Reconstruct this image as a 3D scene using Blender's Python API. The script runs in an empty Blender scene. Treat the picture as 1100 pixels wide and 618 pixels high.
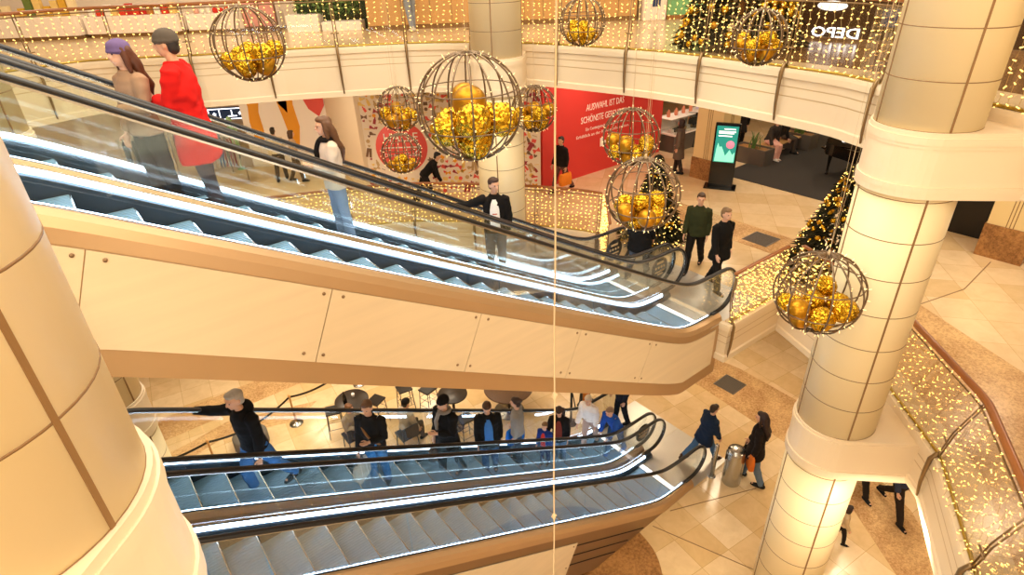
import bpy, bmesh, math, random
from mathutils import Vector, Matrix, noise
from mathutils.geometry import tessellate_polygon
PI = math.pi
rnd = random.Random(7)
scene = bpy.context.scene
COL = scene.collection
A = math.radians(37.7248)                  # heading of the escalators
CA, SA = math.cos(A), math.sin(A)
L0, L1, L2 = -0.10, 4.17, 8.44             # the three floors
T30 = math.tan(math.radians(30))

def W(s, n, z=0.0):                        # escalator grid (along, across) -> world
    return Vector((s*CA - n*SA, s*SA + n*CA, z))

def lin(c):
    return c/12.92 if c <= 0.04045 else ((c+0.055)/1.055)**2.4

def hexc(h):
    h = h.lstrip('#')
    return tuple(lin(int(h[i:i+2], 16)/255) for i in (0, 2, 4)) + (1.0,)

# ------------------------------------------------------------------ materials
MATS = {}
def mat(name, col, rough=0.5, metal=0.0, emit=None, estr=0.0, noise_amt=0.0, nscale=8.0, bump=0.0, bscale=40.0, spec=0.5, coat=0.0):
    if name in MATS:
        return MATS[name]
    m = bpy.data.materials.new(name); m.use_nodes = True
    nt = m.node_tree; b = nt.nodes['Principled BSDF']
    c = hexc(col) if isinstance(col, str) else col
    b.inputs['Base Color'].default_value = c
    b.inputs['Roughness'].default_value = rough
    b.inputs['Metallic'].default_value = metal
    b.inputs['Specular IOR Level'].default_value = spec
    b.inputs['Coat Weight'].default_value = coat
    if emit:
        b.inputs['Emission Color'].default_value = hexc(emit)
        b.inputs['Emission Strength'].default_value = estr
    if noise_amt > 0 or bump > 0:
        tc = nt.nodes.new('ShaderNodeTexCoord')
    if noise_amt > 0:
        nz = nt.nodes.new('ShaderNodeTexNoise'); nz.inputs['Scale'].default_value = nscale
        nz.inputs['Detail'].default_value = 4
        mx = nt.nodes.new('ShaderNodeMix'); mx.data_type = 'RGBA'
        d = tuple(max(0, v*(1-noise_amt)) for v in c[:3]) + (1,)
        u = tuple(min(1, v*(1+noise_amt)) for v in c[:3]) + (1,)
        mx.inputs[6].default_value = d; mx.inputs[7].default_value = u
        nt.links.new(tc.outputs['Object'], nz.inputs['Vector'])
        nt.links.new(nz.outputs['Fac'], mx.inputs[0])
        nt.links.new(mx.outputs[2], b.inputs['Base Color'])
    if bump > 0:
        nz2 = nt.nodes.new('ShaderNodeTexNoise'); nz2.inputs['Scale'].default_value = bscale
        bp = nt.nodes.new('ShaderNodeBump'); bp.inputs['Strength'].default_value = bump
        bp.inputs['Distance'].default_value = 0.02
        nt.links.new(tc.outputs['Object'], nz2.inputs['Vector'])
        nt.links.new(nz2.outputs['Fac'], bp.inputs['Height'])
        nt.links.new(bp.outputs['Normal'], b.inputs['Normal'])
    MATS[name] = m
    return m

def glass_mat(name, tint, fac=0.9):
    m = bpy.data.materials.new(name); m.use_nodes = True
    nt = m.node_tree; nt.nodes.clear()
    out = nt.nodes.new('ShaderNodeOutputMaterial')
    tr = nt.nodes.new('ShaderNodeBsdfTransparent'); tr.inputs[0].default_value = hexc(tint)
    gl = nt.nodes.new('ShaderNodeBsdfGlossy'); gl.inputs['Roughness'].default_value = 0.02
    fr = nt.nodes.new('ShaderNodeFresnel'); fr.inputs['IOR'].default_value = 1.42
    ml = nt.nodes.new('ShaderNodeMath'); ml.operation = 'MULTIPLY'; ml.inputs[1].default_value = fac
    mx = nt.nodes.new('ShaderNodeMixShader')
    nt.links.new(fr.outputs[0], ml.inputs[0]); nt.links.new(ml.outputs[0], mx.inputs[0])
    nt.links.new(tr.outputs[0], mx.inputs[1]); nt.links.new(gl.outputs[0], mx.inputs[2])
    nt.links.new(mx.outputs[0], out.inputs[0])
    MATS[name] = m
    return m

def tile_mat(name, c1, c2, mortar, scale, rot, rough=0.22, marble=0.5):
    m = bpy.data.materials.new(name); m.use_nodes = True
    nt = m.node_tree; b = nt.nodes['Principled BSDF']
    tc = nt.nodes.new('ShaderNodeTexCoord'); mp = nt.nodes.new('ShaderNodeMapping')
    mp.inputs['Rotation'].default_value = (0, 0, rot); mp.inputs['Scale'].default_value = (scale, scale, scale)
    br = nt.nodes.new('ShaderNodeTexBrick'); br.offset = 0.0; br.squash = 1.0
    br.inputs['Scale'].default_value = 1.0; br.inputs['Brick Width'].default_value = 1.0
    br.inputs['Row Height'].default_value = 1.0; br.inputs['Mortar Size'].default_value = 0.006
    br.inputs['Color1'].default_value = hexc(c1); br.inputs['Color2'].default_value = hexc(c2)
    br.inputs['Mortar'].default_value = hexc(mortar); br.inputs['Bias'].default_value = -0.1
    nz = nt.nodes.new('ShaderNodeTexNoise'); nz.inputs['Scale'].default_value = 2.2; nz.inputs['Detail'].default_value = 8
    nz.inputs['Roughness'].default_value = 0.62; nz.inputs['Distortion'].default_value = 0.6
    mx = nt.nodes.new('ShaderNodeMix'); mx.data_type = 'RGBA'; mx.blend_type = 'MULTIPLY'; mx.inputs[0].default_value = marble
    cr = nt.nodes.new('ShaderNodeValToRGB')
    cr.color_ramp.elements[0].position = 0.3; cr.color_ramp.elements[0].color = (0.72, 0.64, 0.52, 1)
    cr.color_ramp.elements[1].position = 0.62; cr.color_ramp.elements[1].color = (1, 1, 1, 1)
    nt.links.new(tc.outputs['Object'], mp.inputs['Vector']); nt.links.new(mp.outputs[0], br.inputs['Vector'])
    nt.links.new(mp.outputs[0], nz.inputs['Vector']); nt.links.new(nz.outputs['Fac'], cr.inputs[0])
    nt.links.new(br.outputs['Color'], mx.inputs[6]); nt.links.new(cr.outputs[0], mx.inputs[7])
    nt.links.new(mx.outputs[2], b.inputs['Base Color'])
    b.inputs['Roughness'].default_value = rough
    MATS[name] = m
    return m

def granite_mat(name, c1, c2, rough=0.25, scale=26):
    m = bpy.data.materials.new(name); m.use_nodes = True
    nt = m.node_tree; b = nt.nodes['Principled BSDF']
    tc = nt.nodes.new('ShaderNodeTexCoord')
    n1 = nt.nodes.new('ShaderNodeTexNoise'); n1.inputs['Scale'].default_value = scale; n1.inputs['Detail'].default_value = 6; n1.inputs['Roughness'].default_value = 0.75
    n2 = nt.nodes.new('ShaderNodeTexNoise'); n2.inputs['Scale'].default_value = 1.6; n2.inputs['Detail'].default_value = 3
    ad = nt.nodes.new('ShaderNodeMath'); ad.operation = 'MULTIPLY_ADD'; ad.inputs[1].default_value = 0.45; 
    cr = nt.nodes.new('ShaderNodeValToRGB')
    cr.color_ramp.elements[0].position = 0.52; cr.color_ramp.elements[0].color = hexc(c1)
    cr.color_ramp.elements[1].position = 0.86; cr.color_ramp.elements[1].color = hexc(c2)
    nt.links.new(tc.outputs['Object'], n1.inputs['Vector']); nt.links.new(tc.outputs['Object'], n2.inputs['Vector'])
    nt.links.new(n2.outputs['Fac'], ad.inputs[0]); nt.links.new(n1.outputs['Fac'], ad.inputs[2])
    nt.links.new(ad.outputs[0], cr.inputs[0]); nt.links.new(cr.outputs[0], b.inputs['Base Color'])
    b.inputs['Roughness'].default_value = rough
    MATS[name] = m
    return m

# ------------------------------------------------------------------ mesh builder
class MB:
    def __init__(self):
        self.v, self.f, self.m, self.s = [], [], [], []
    def add(self, vs, fs, m=0, smooth=False):
        o = len(self.v)
        self.v += [tuple(p) for p in vs]
        for q in fs:
            self.f.append(tuple(i+o for i in q)); self.m.append(m); self.s.append(smooth)
    def box(self, c, size, m=0, rz=0.0, R=None):
        hx, hy, hz = size[0]/2, size[1]/2, size[2]/2
        if R is None:
            R = Matrix.Rotation(rz, 3, 'Z')
        vs = [Vector(c) + R @ Vector((x*hx, y*hy, z*hz)) for x in (-1, 1) for y in (-1, 1) for z in (-1, 1)]
        self.add(vs, [(0, 1, 3, 2), (4, 6, 7, 5), (0, 4, 5, 1), (2, 3, 7, 6), (0, 2, 6, 4), (1, 5, 7, 3)], m)
    def bbox(self, c, size, bev=0.01, m=0, rz=0.0):      # box with bevelled edges
        bm = bmesh.new(); bmesh.ops.create_cube(bm, size=1.0)
        for v in bm.verts:
            v.co = Vector((v.co.x*size[0], v.co.y*size[1], v.co.z*size[2]))
        bmesh.ops.bevel(bm, geom=list(bm.edges), offset=bev, segments=2, affect='EDGES', profile=0.6)
        R = Matrix.Rotation(rz, 3, 'Z')
        self.add([Vector(c) + R @ v.co for v in bm.verts], [[v.index for v in f.verts] for f in bm.faces] if not bm.verts.index_update() else [], m)
        bm.free()
    def tube(self, pts, r, n=8, m=0, closed=False, cap=True, rounded=False):
        pts = [Vector(p) for p in pts]; k = len(pts)
        rs = list(r) if isinstance(r, (list, tuple)) else [r]*k
        if rounded and not closed:
            d0 = (pts[0]-pts[1]).normalized(); d1 = (pts[-1]-pts[-2]).normalized()
            pre, post, pr, po = [], [], [], []
            for a in (0.97, 0.75, 0.4):
                pre.append(pts[0]+d0*rs[0]*a); pr.append(rs[0]*math.sqrt(1-a*a))
            for a in (0.4, 0.75, 0.97):
                post.append(pts[-1]+d1*rs[-1]*a); po.append(rs[-1]*math.sqrt(1-a*a))
            pts = pre + pts + post; rs = pr + rs + po; k = len(pts)
        tang = []
        for i in range(k):
            if closed:
                t = pts[(i+1) % k]-pts[i-1]
            else:
                t = pts[min(i+1, k-1)]-pts[max(i-1, 0)]
            tang.append(t.normalized() if t.length > 1e-9 else Vector((0, 0, 1)))
        u = tang[0].orthogonal().normalized()
        vs = []
        for i in range(k):
            u = (u - tang[i]*u.dot(tang[i]))
            u = u.normalized() if u.length > 1e-6 else tang[i].orthogonal().normalized()
            w = tang[i].cross(u)
            for j in range(n):
                a = 2*PI*j/n
                vs.append(pts[i] + (u*math.cos(a)+w*math.sin(a))*rs[i])
        fs = []
        for i in range(k if closed else k-1):
            for j in range(n):
                a, b = i*n+j, i*n+(j+1) % n
                c, d = ((i+1) % k)*n+(j+1) % n, ((i+1) % k)*n+j
                fs.append((a, b, c, d))
        if cap and not closed:
            fs.append(tuple(range(n))[::-1]); fs.append(tuple((k-1)*n+j for j in range(n)))
        self.add(vs, fs, m, n > 5)
    def lathe(self, prof, c=(0, 0, 0), n=24, m=0, smooth=True, a0=0.0, a1=2*PI):
        full = abs(a1-a0-2*PI) < 1e-6
        cnt = n if full else n+1
        vs, fs = [], []
        for r, z in prof:
            for j in range(cnt):
                a = a0+(a1-a0)*j/n
                vs.append((c[0]+r*math.cos(a), c[1]+r*math.sin(a), c[2]+z))
        for i in range(len(prof)-1):
            for j in range(n):
                j2 = (j+1) % cnt
                fs.append((i*cnt+j, i*cnt+j2, (i+1)*cnt+j2, (i+1)*cnt+j))
        if full:
            if prof[0][0] > 1e-6: fs.append(tuple(range(cnt))[::-1])
            if prof[-1][0] > 1e-6: fs.append(tuple((len(prof)-1)*cnt+j for j in range(cnt)))
        self.add(vs, fs, m, smooth)
    def ball(self, c, r, n=12, k=8, m=0, R=None):
        r = r if isinstance(r, (tuple, list)) else (r, r, r)
        vs = [Vector((0, 0, -1))]
        for i in range(1, k):
            t = -PI/2+PI*i/k
            for j in range(n):
                vs.append(Vector((math.cos(t)*math.cos(2*PI*j/n), math.cos(t)*math.sin(2*PI*j/n), math.sin(t))))
        vs.append(Vector((0, 0, 1)))
        out = []
        for p in vs:
            p = Vector((p.x*r[0], p.y*r[1], p.z*r[2]))
            if R is not None: p = R @ p
            out.append(Vector(c)+p)
        fs = [(0, 1+(j+1) % n, 1+j) for j in range(n)]
        for i in range(k-2):
            for j in range(n):
                a, b = 1+i*n+j, 1+i*n+(j+1) % n
                fs.append((a, b, b+n, a+n))
        l = len(vs)-1
        fs += [(l, 1+(k-2)*n+j, 1+(k-2)*n+(j+1) % n) for j in range(n)]
        self.add(out, fs, m, True)
    def prism(self, poly, z0, z1, m=0, holes=(), side_m=None, xf=None):
        loops = [list(poly)]+[list(h) for h in holes]
        flat = [p for l in loops for p in l]
        tris = tessellate_polygon([[Vector((p[0], p[1], 0)) for p in l] for l in loops])
        n = len(flat)
        vs = [Vector((p[0], p[1], z0)) for p in flat]+[Vector((p[0], p[1], z1)) for p in flat]
        fs = []
        for t in tris:
            a, b, c = (flat[i] for i in t)
            if (b[0]-a[0])*(c[1]-a[1])-(b[1]-a[1])*(c[0]-a[0]) < 0: t = (t[0], t[2], t[1])
            fs.append(tuple(i+n for i in t)); fs.append(tuple(t)[::-1])
        if xf: vs = [xf(p) for p in vs]
        self.add(vs, fs, m)
        sd, o = [], 0
        for l in loops:
            k = len(l)
            for i in range(k):
                a, b = o+i, o+(i+1) % k
                sd.append((a, b, b+n, a+n))
            o += k
        self.add(vs, sd, m if side_m is None else side_m)
    def sweep(self, frames, prof, m=0, closed=False, smooth=False, cap=True, pclosed=True):
        # frames: (origin, u, v) ; prof: 2D points in (u, v)
        k, q = len(frames), len(prof)
        vs = [Vector(o)+Vector(u)*a+Vector(v)*b for o, u, v in frames for a, b in prof]
        fs = []
        for i in range(k if closed else k-1):
            for j in range(q if pclosed else q-1):
                a, b = i*q+j, i*q+(j+1) % q
                fs.append((a, b, ((i+1) % k)*q+(j+1) % q, ((i+1) % k)*q+j))
        if cap and not closed and pclosed:
            fs.append(tuple(range(q))[::-1]); fs.append(tuple((k-1)*q+j for j in range(q)))
        self.add(vs, fs, m, smooth)
    def mesh(self, name):
        me = bpy.data.meshes.new(name)
        me.from_pydata(self.v, [], self.f)
        me.polygons.foreach_set('material_index', self.m)
        me.polygons.foreach_set('use_smooth', self.s)
        me.update()
        return me

def fix_normals(me):
    bm = bmesh.new(); bm.from_mesh(me)
    bmesh.ops.recalc_face_normals(bm, faces=bm.faces); bm.to_mesh(me); bm.free()

def obj(name, mb, mats, parent=None, loc=None, rotz=0.0, fix=True):
    me = mb.mesh(name) if isinstance(mb, MB) else mb
    if fix and isinstance(mb, MB): fix_normals(me)
    for x in (mats if isinstance(mats, (list, tuple)) else [mats]):
        me.materials.append(MATS[x] if isinstance(x, str) else x)
    o = bpy.data.objects.new(name, me); COL.objects.link(o)
    if parent: o.parent = parent
    if loc is not None: o.location = loc
    o.rotation_euler = (0, 0, rotz)
    return o

def tag(o, label=None, cat=None, group=None, kind=None):
    if label: o['label'] = label
    if cat: o['category'] = cat
    if group: o['group'] = group
    if kind: o['kind'] = kind
    return o

def thing(name, label, cat, loc=(0, 0, 0), rotz=0.0, group=None, kind=None):
    o = bpy.data.objects.new(name, None); COL.objects.link(o)
    o.location = loc; o.rotation_euler = (0, 0, rotz); o.empty_display_size = 0.1
    return tag(o, label, cat, group, kind)

def struct(name, mb, mats, label, cat, loc=None, rotz=0.0):
    return tag(obj(name, mb, mats, None, loc, rotz), label, cat, None, 'structure')

def dup(root, loc=None, rotz=None, label=None, group=None):
    def cp(o, par):
        c = o.copy(); COL.objects.link(c); c.parent = par
        for ch in o.children: cp(ch, c)
        return c
    r = cp(root, None)
    if loc is not None: r.location = loc
    if rotz is not None: r.rotation_euler = (0, 0, rotz)
    if label: r['label'] = label
    if group: r['group'] = group
    return r

def catmull(pts, k=5):
    out = []
    for i in range(len(pts)-1):
        p0, p1, p2, p3 = (Vector(pts[max(0, min(len(pts)-1, j))]) for j in (i-1, i, i+1, i+2))
        for q in range(k):
            t = q/k
            out.append(tuple(0.5*((2*p1)+(p2-p0)*t+(2*p0-5*p1+4*p2-p3)*t*t+(3*p1-p0-3*p2+p3)*t**3)))
    out.append(tuple(pts[-1]))
    return out

# colours of the place
mat('panel', '#f1dfb4', 0.42)
mat('panel_yellow', '#e6cf98', 0.4)
mat('seam_brown', '#8a6840', 0.5)
mat('fascia', '#ecd9bb', 0.42)
mat('fascia_line', '#cdb288', 0.5)
mat('ceiling_paint', '#f4e6cd', 0.7)
mat('wall_white', '#f3e4d2', 0.6)
mat('wall_beige', '#ead6ba', 0.6)
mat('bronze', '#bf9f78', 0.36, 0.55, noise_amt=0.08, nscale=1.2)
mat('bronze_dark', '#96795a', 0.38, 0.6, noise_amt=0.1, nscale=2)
mat('bronze_post', '#8d7554', 0.35, 0.8)
mat('gold_rail', '#b59a4a', 0.3, 0.85)
mat('steel', '#b9b9b6', 0.26, 0.95, noise_amt=0.05, nscale=3)
mat('steel_dark', '#3a4650', 0.34, 0.6)
mat('step_metal', '#7fa4bd', 0.5, 0.05, noise_amt=0.12, nscale=30)
mat('step_riser', '#5a7080', 0.5, 0.05)
mat('plate_metal', '#cfcac0', 0.35, 0.6, noise_amt=0.05, nscale=5)
mat('rubber', '#15110f', 0.4)
mat('black_gap', '#17120f', 0.7)
mat('led_white', '#ffffff', 0.4, emit='#c8e2ff', estr=15.0)
mat('bulb_warm', '#ffe0a0', 0.4, emit='#ffcf6a', estr=3.0)
mat('bulb_fairy', '#fff0cc', 0.4, emit='#ffd88a', estr=2.0)
mat('wire_thin', '#b79a62', 0.5)
mat('orb_wire', '#7a6650', 0.35, 0.7)
mat('cord_white', '#cdb48e', 0.7)
mat('wood_rail', '#9a5f33', 0.3, noise_amt=0.12, nscale=10)
mat('wood', '#a9743f', 0.4, noise_amt=0.2, nscale=6)
mat('wood_light', '#d2a468', 0.45, noise_amt=0.12, nscale=3)
mat('gold_smooth', '#c08a1e', 0.36, 0.8)
mat('gold_glitter', '#d0a428', 0.24, 0.92)
mat('black', '#17120f', 0.4)
mat('black_gloss', '#0e0c0b', 0.12)
mat('carpet_black', '#35302b', 0.95, noise_amt=0.2, nscale=60)
mat('red_wall', '#d93a34', 0.55)
mat('red_print', '#ec5b54', 0.6)
mat('white_print', '#fff4ea', 0.6)
mat('orange_print', '#f0a22c', 0.6)
mat('tan_print', '#c9a878', 0.6)
mat('wine_print', '#a63a44', 0.6)
mat('brown_print', '#7d5c48', 0.6)
mat('yellow_print', '#f2cf7c', 0.6)
mat('teal_print', '#1e8a80', 0.5, emit='#15877c', estr=0.9)
mat('mint_print', '#8fe6cf', 0.5, emit='#84e3ca', estr=0.9)
mat('pink_print', '#e28aa0', 0.5, emit='#dd7f98', estr=0.9)
mat('screen_white', '#ffffff', 0.5, emit='#ffffff', estr=1.1)
mat('sign_blue', '#26406e', 0.5)
mat('sign_white', '#ffffff', 0.5, emit='#f4f8ff', estr=2.6)
mat('needle', '#34321a', 0.8, noise_amt=0.35, nscale=20)
mat('leaf', '#5e7d3c', 0.6, noise_amt=0.25, nscale=12)
mat('planter_grey', '#5c544c', 0.6)
mat('table_dark', '#2e241d', 0.4, noise_amt=0.15, nscale=12)
mat('grate', '#7d7468', 0.5, 0.4)
mat('skin', '#dba98a', 0.5)
mat('eye_dark', '#2a1c16', 0.3)
mat('mouth_pink', '#b56a5a', 0.5)
glass_mat('glass', '#fcfefd', 0.3)
glass_mat('glass_rail', '#fefcf8', 0.4)
tile_mat('tile_ground', '#efd6ac', '#dcb982', '#c39f68', 1/0.72, -A+PI/4, 0.2, 0.4)
tile_mat('tile_middle', '#ecd3aa', '#dcbd8c', '#cda878', 1/0.75, -A, 0.2, 0.35)
tile_mat('tile_upper', '#dfc9a4', '#d2b68a', '#d8c09a', 1/0.75, -A, 0.2, 0.2)
granite_mat('granite', '#9c6f42', '#e3bd88')
granite_mat('granite_dark', '#6d4423', '#b98750', 0.3, 18)
# ------------------------------------------------------------------ people
def voxel(mb, name, size, smooth=2, wrinkle=0.0, seed=0):
    me = mb.mesh('tmp'); ob = bpy.data.objects.new('tmp', me); COL.objects.link(ob)
    r = ob.modifiers.new('r', 'REMESH'); r.mode = 'VOXEL'; r.voxel_size = size
    s = ob.modifiers.new('s', 'SMOOTH'); s.factor = 0.5; s.iterations = smooth
    dg = bpy.context.evaluated_depsgraph_get()
    out = bpy.data.meshes.new_from_object(ob.evaluated_get(dg)); out.name = name
    bpy.data.objects.remove(ob); bpy.data.meshes.remove(me)
    if wrinkle > 0:
        for v in out.vertices:
            p = v.co*9 + Vector((seed*3.1, seed*1.7, 0)); p.z *= 1.6
            v.co += v.normal*noise.noise(p)*wrinkle
    out.polygons.foreach_set('use_smooth', [True]*len(out.polygons))
    out.update()
    return out

def ring_loft(mb, rings, lat, n=16):
    # rings: (centre, rx lateral, ry depth, up-normal) -> closed elliptical loft with domed ends
    k = len(rings); vs = []; fs = []
    for c, rx, ry, nv in rings:
        nv = Vector(nv).normalized(); l = (lat-nv*lat.dot(nv)).normalized(); d = nv.cross(l)
        for j in range(n):
            a = 2*PI*j/n
            vs.append(Vector(c)+l*rx*math.cos(a)+d*ry*math.sin(a))
    for i in range(k-1):
        for j in range(n):
            fs.append((i*n+j, i*n+(j+1) % n, (i+1)*n+(j+1) % n, (i+1)*n+j))
    fs.append(tuple(range(n))[::-1]); fs.append(tuple((k-1)*n+j for j in range(n)))
    mb.add(vs, fs, 0, True)

CLOTH_N = [0]
def cloth(col):
    key = 'cloth_'+col.lstrip('#')
    return mat(key, col, 0.85, noise_amt=0.12, nscale=14, spec=0.2)

def person(label, loc, face, h=1.75, lean=0.0, legs=((8, 4), (-10, 12)), arms=None, jacket='#222222', coat=0.0, trousers='#333344',
           shoes='#222222', hair='#3a2a1e', hairstyle='short', hat=None, bulk=1.0, sit=False, turn=0.0, nod=0.0, shirt=None, hood=False,
           scarf=None, female=False, group=None, skirt=False, look=None, fuzzy=False, puffy=False, child=False, strap=None, emblem=None):
    """face: world heading the person looks towards.  local axes: x to the person's right, y forward, z up.
    legs: (swing forward deg, knee bend deg) for right, left.  arms: ((upper dir), (forearm dir)) right, left."""
    k = h/1.75
    root = thing('person', label, 'person', loc, face-PI/2, group)
    hipz = 0.93*k
    # legs first, so that the lower foot stands on the ground
    J = {}
    def leg_dirs(sw, kb):
        a = math.radians(sw); b = math.radians(sw-kb)
        return Vector((0, math.sin(a), -math.cos(a))), Vector((0, math.sin(b), -math.cos(b)))
    low = 1e9
    for sgn, (sw, kb) in zip((1, -1), legs):
        t, s = leg_dirs(sw, kb)
        hp = Vector((sgn*0.085*k, 0, hipz)); kn = hp+t*0.43*k+Vector((sgn*0.01*k, 0, 0)); an = kn+s*0.41*k
        J[sgn] = (hp, kn, an, s); low = min(low, an.z-0.085*k)
    dz = -low
    if sit: dz = sit-hipz+0.10*k                      # sit = seat height
    off = Vector((0, 0, dz))
    for sgn in J: J[sgn] = tuple(p+off for p in J[sgn][:3])+(J[sgn][3],)
    hip = Vector((0, 0, hipz+dz))
    la = math.radians(lean); up = Vector((0, math.sin(la), math.cos(la))); fw = Vector((0, math.cos(la), -math.sin(la)))
    X = Vector((1, 0, 0))
    tw = 0.92 if female else 1.0
    def sp(u, f=0.0, x=0.0): return hip+up*(u*k)+fw*(f*k)+X*(x*k)
    sh = {1: sp(0.475, -0.005, 0.178*tw), -1: sp(0.475, -0.005, -0.178*tw)}
    if arms is None:
        arms = (((0.12, 0.18, -1), (0.02, 0.45, -1)), ((-0.12, -0.12, -1), (-0.02, 0.2, -1)))
    AR = {}
    for sgn, (u, f) in zip((1, -1), arms):
        u = Vector(u).normalized(); f = Vector(f).normalized()
        el = sh[sgn]+u*0.29*k; wr = el+f*0.255*k
        AR[sgn] = (sh[sgn], el, wr, f)
    # ---- body: one continuous skin
    b = MB()
    wz = 0.90 if female else 1.0
    ring_loft(b, [(sp(-0.10), .10*k, .09*k, up), (sp(-0.03), .16*k, .112*k, up), (sp(0.05), .155*k, .108*k, up), (sp(0.15), .135*k*wz, .095*k, up),
                  (sp(0.28), .155*k*tw, .11*k, up), (sp(0.40), .165*k*tw, .105*k, up), (sp(0.48), .14*k*tw, .08*k, up), (sp(0.535), .075*k, .065*k, up)], X)
    ht = math.radians(nod); hy = math.radians(turn)
    Rh = Matrix.Rotation(hy, 3, 'Z') @ Matrix.Rotation(-ht-la*0.5, 3, 'X')
    nk = sp(0.53, 0.0); hs = 1.12 if child else 1.0
    hc = nk+(up*0.4+Vector((0, 0, 0.6)))*(0.185*k*hs)+Rh @ Vector((0, 0.022*k, 0))
    b.tube([sp(0.50), nk+up*0.03*k, hc-Vector((0, 0, 0.05*k))], [.06*k, .052*k, .05*k], 12, rounded=True)
    H = lambda x, y, z: hc+Rh @ (Vector((x, y, z))*k*hs)
    b.ball(H(0, -0.004, 0.015), (.074*k*hs, .095*k*hs, .1*k*hs), 18, 14, R=Rh)
    b.ball(H(0, 0.022, -0.048), (.056*k*hs, .066*k*hs, .066*k*hs), 14, 10, R=Rh)
    b.ball(H(0, 0.062, -0.09), (.026*k, .02*k, .02*k), 10, 8, R=Rh)
    b.tube([H(0, 0.088, 0.02), H(0, 0.107, -0.022)], [.010*k, .016*k], 8, rounded=True)
    b.tube([H(-.018, 0.086, -0.056), H(.018, 0.086, -0.056)], .010*k, 8, rounded=True)
    b.tube([H(-.045, 0.082, 0.028), H(.045, 0.082, 0.028)], .012*k, 8, rounded=True)
    for e in (1, -1):
        b.ball(H(e*.076, -0.006, -0.008), (.012*k, .022*k, .034*k), 10, 8, R=Rh)
    for sgn in (1, -1):
        s0, el, wr, f = AR[sgn]
        b.tube([s0-X*sgn*0.03*k, s0, (s0+el)/2, el, (el*0.6+wr*0.4), wr], [.056*k, .054*k, .046*k, .04*k, .038*k, .026*k], 12, rounded=True)
        side = f.cross(Vector((0, 1, 0)));  side = side.normalized() if side.length > 0.2 else X.copy()
        inn = f.cross(side).normalized()
        if inn.dot(fw) < 0 and abs(f.z) > 0.5: inn = -inn
        pc = wr+f*0.05*k
        b.ball(wr+f*0.048*k, (.016*k, .042*k, .05*k), 10, 8, R=Matrix((side*sgn, inn, f)).transposed())
        for q, (o, ln) in enumerate(((-.03, .066), (-.01, .078), (.011, .074), (.03, .056))):
            p0 = wr+f*0.08*k+inn*o*k; p1 = p0+f*ln*0.55*k-side*sgn*0.006*k; p2 = p1+(f*0.75-side*sgn*0.65).normalized()*ln*0.5*k
            b.tube([p0, p1, p2], [.0105*k, .0095*k, .0085*k], 6, rounded=True)
        t0 = wr+f*0.03*k+inn*0.034*k
        b.tube([t0, t0+(f*0.6+inn*0.8).normalized()*.04*k, t0+(f*0.95+inn*0.5).normalized()*.075*k], [.014*k, .012*k, .010*k], 6, rounded=True)
        hp, kn, an, sd = J[sgn]
        b.tube([hp, (hp*0.6+kn*0.4), kn, (kn*0.65+an*0.35), an], [.085*k, .078*k, .054*k, .053*k, .036*k], 12, rounded=True)
        toe = an+Vector((0, 0.15*k, -0.05*k))
        b.tube([an+Vector((0, -0.03*k, -0.045*k)), an+Vector((0, .07*k, -.05*k)), toe], [.036*k, .036*k, .028*k], 10, rounded=True)
    obj('body', voxel(b, 'body', 0.0105*max(k, 0.75), 2), 'skin', root, fix=False)
    # ---- face details
    eb = MB()
    for e in (1, -1): eb.ball(H(e*.03, 0.083, 0.008), .009*k, 8, 6)
    obj('eyes', eb, 'eye_dark', root)
    # ---- trousers
    t = MB(); g = 0.016*k
    if not skirt:
        ring_loft(t, [(sp(-0.08), .12*k*bulk, .10*k+g, up), (sp(-0.02), .165*k+g, .118*k+g, up), (sp(0.06), .16*k+g, .112*k+g, up), (sp(0.12), .145*k+g, .105*k+g, up)], X)
    for sgn in (1, -1):
        hp, kn, an, sd = J[sgn]
        t.tube([hp, (hp*0.6+kn*0.4), kn, (kn*0.6+an*0.4), an+sd*0.01*k], [.088*k+g, .08*k+g, .06*k+g, .055*k+g, .046*k+g], 12, rounded=False)
    obj('trousers', voxel(t, 'trousers', 0.014, 2, 0.008, rnd.random()*9), cloth(trousers), root, fix=False)
    for sgn in (1, -1):
        hp, kn, an, sd = J[sgn]; s = MB()
        s.tube([an+Vector((0, -.045*k, -.045*k)), an+Vector((0, .04*k, -.042*k)), an+Vector((0, .125*k, -.056*k)), an+Vector((0, .165*k, -.06*k))],
               [.046*k, .048*k, .04*k, .028*k], 10, rounded=True)
        s.tube([an+Vector((0, -.012*k, .03*k)), an+Vector((0, -.005*k, -.04*k))], [.048*k, .05*k], 10, rounded=True)
        obj('shoe', voxel(s, 'shoe', 0.012, 1), cloth(shoes), root, fix=False)
    # ---- jacket or coat
    j = MB(); g = (0.034 if puffy else 0.026)*k*bulk
    rings = []
    if coat > 0.15:
        rings += [(sp(-coat)+fw*0.0, .20*k*bulk+g, .155*k+g, up), (sp(-coat*0.5), .185*k*bulk+g, .14*k+g, up)]
    elif coat > 0:
        rings += [(sp(-coat), .168*k*bulk+g, .122*k+g, up)]
    rings += [(sp(0.0), .163*k*bulk+g, .115*k+g, up), (sp(0.14), .145*k*bulk*wz+g, .104*k+g, up), (sp(0.28), .16*k*tw*bulk+g, .115*k+g, up),
              (sp(0.40), .168*k*tw+g, .108*k+g, up), (sp(0.475), .145*k*tw+g, .085*k+g, up), (sp(0.53), .075*k+g, .068*k+g*.6, up), (sp(0.565), .062*k+g*.6, .062*k+g*.6, up)]
    ring_loft(j, rings, X, 20)
    for sgn in (1, -1):
        s0, el, wr, f = AR[sgn]
        j.tube([s0-X*sgn*0.04*k, s0, (s0+el)/2, el, (el+wr)/2, wr-f*0.012*k], [.062*k+g*.7, .06*k+g*.7, .052*k+g*.7, .047*k+g*.7, .044*k+g*.6, .038*k+g*.5], 12, rounded=False)
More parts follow.
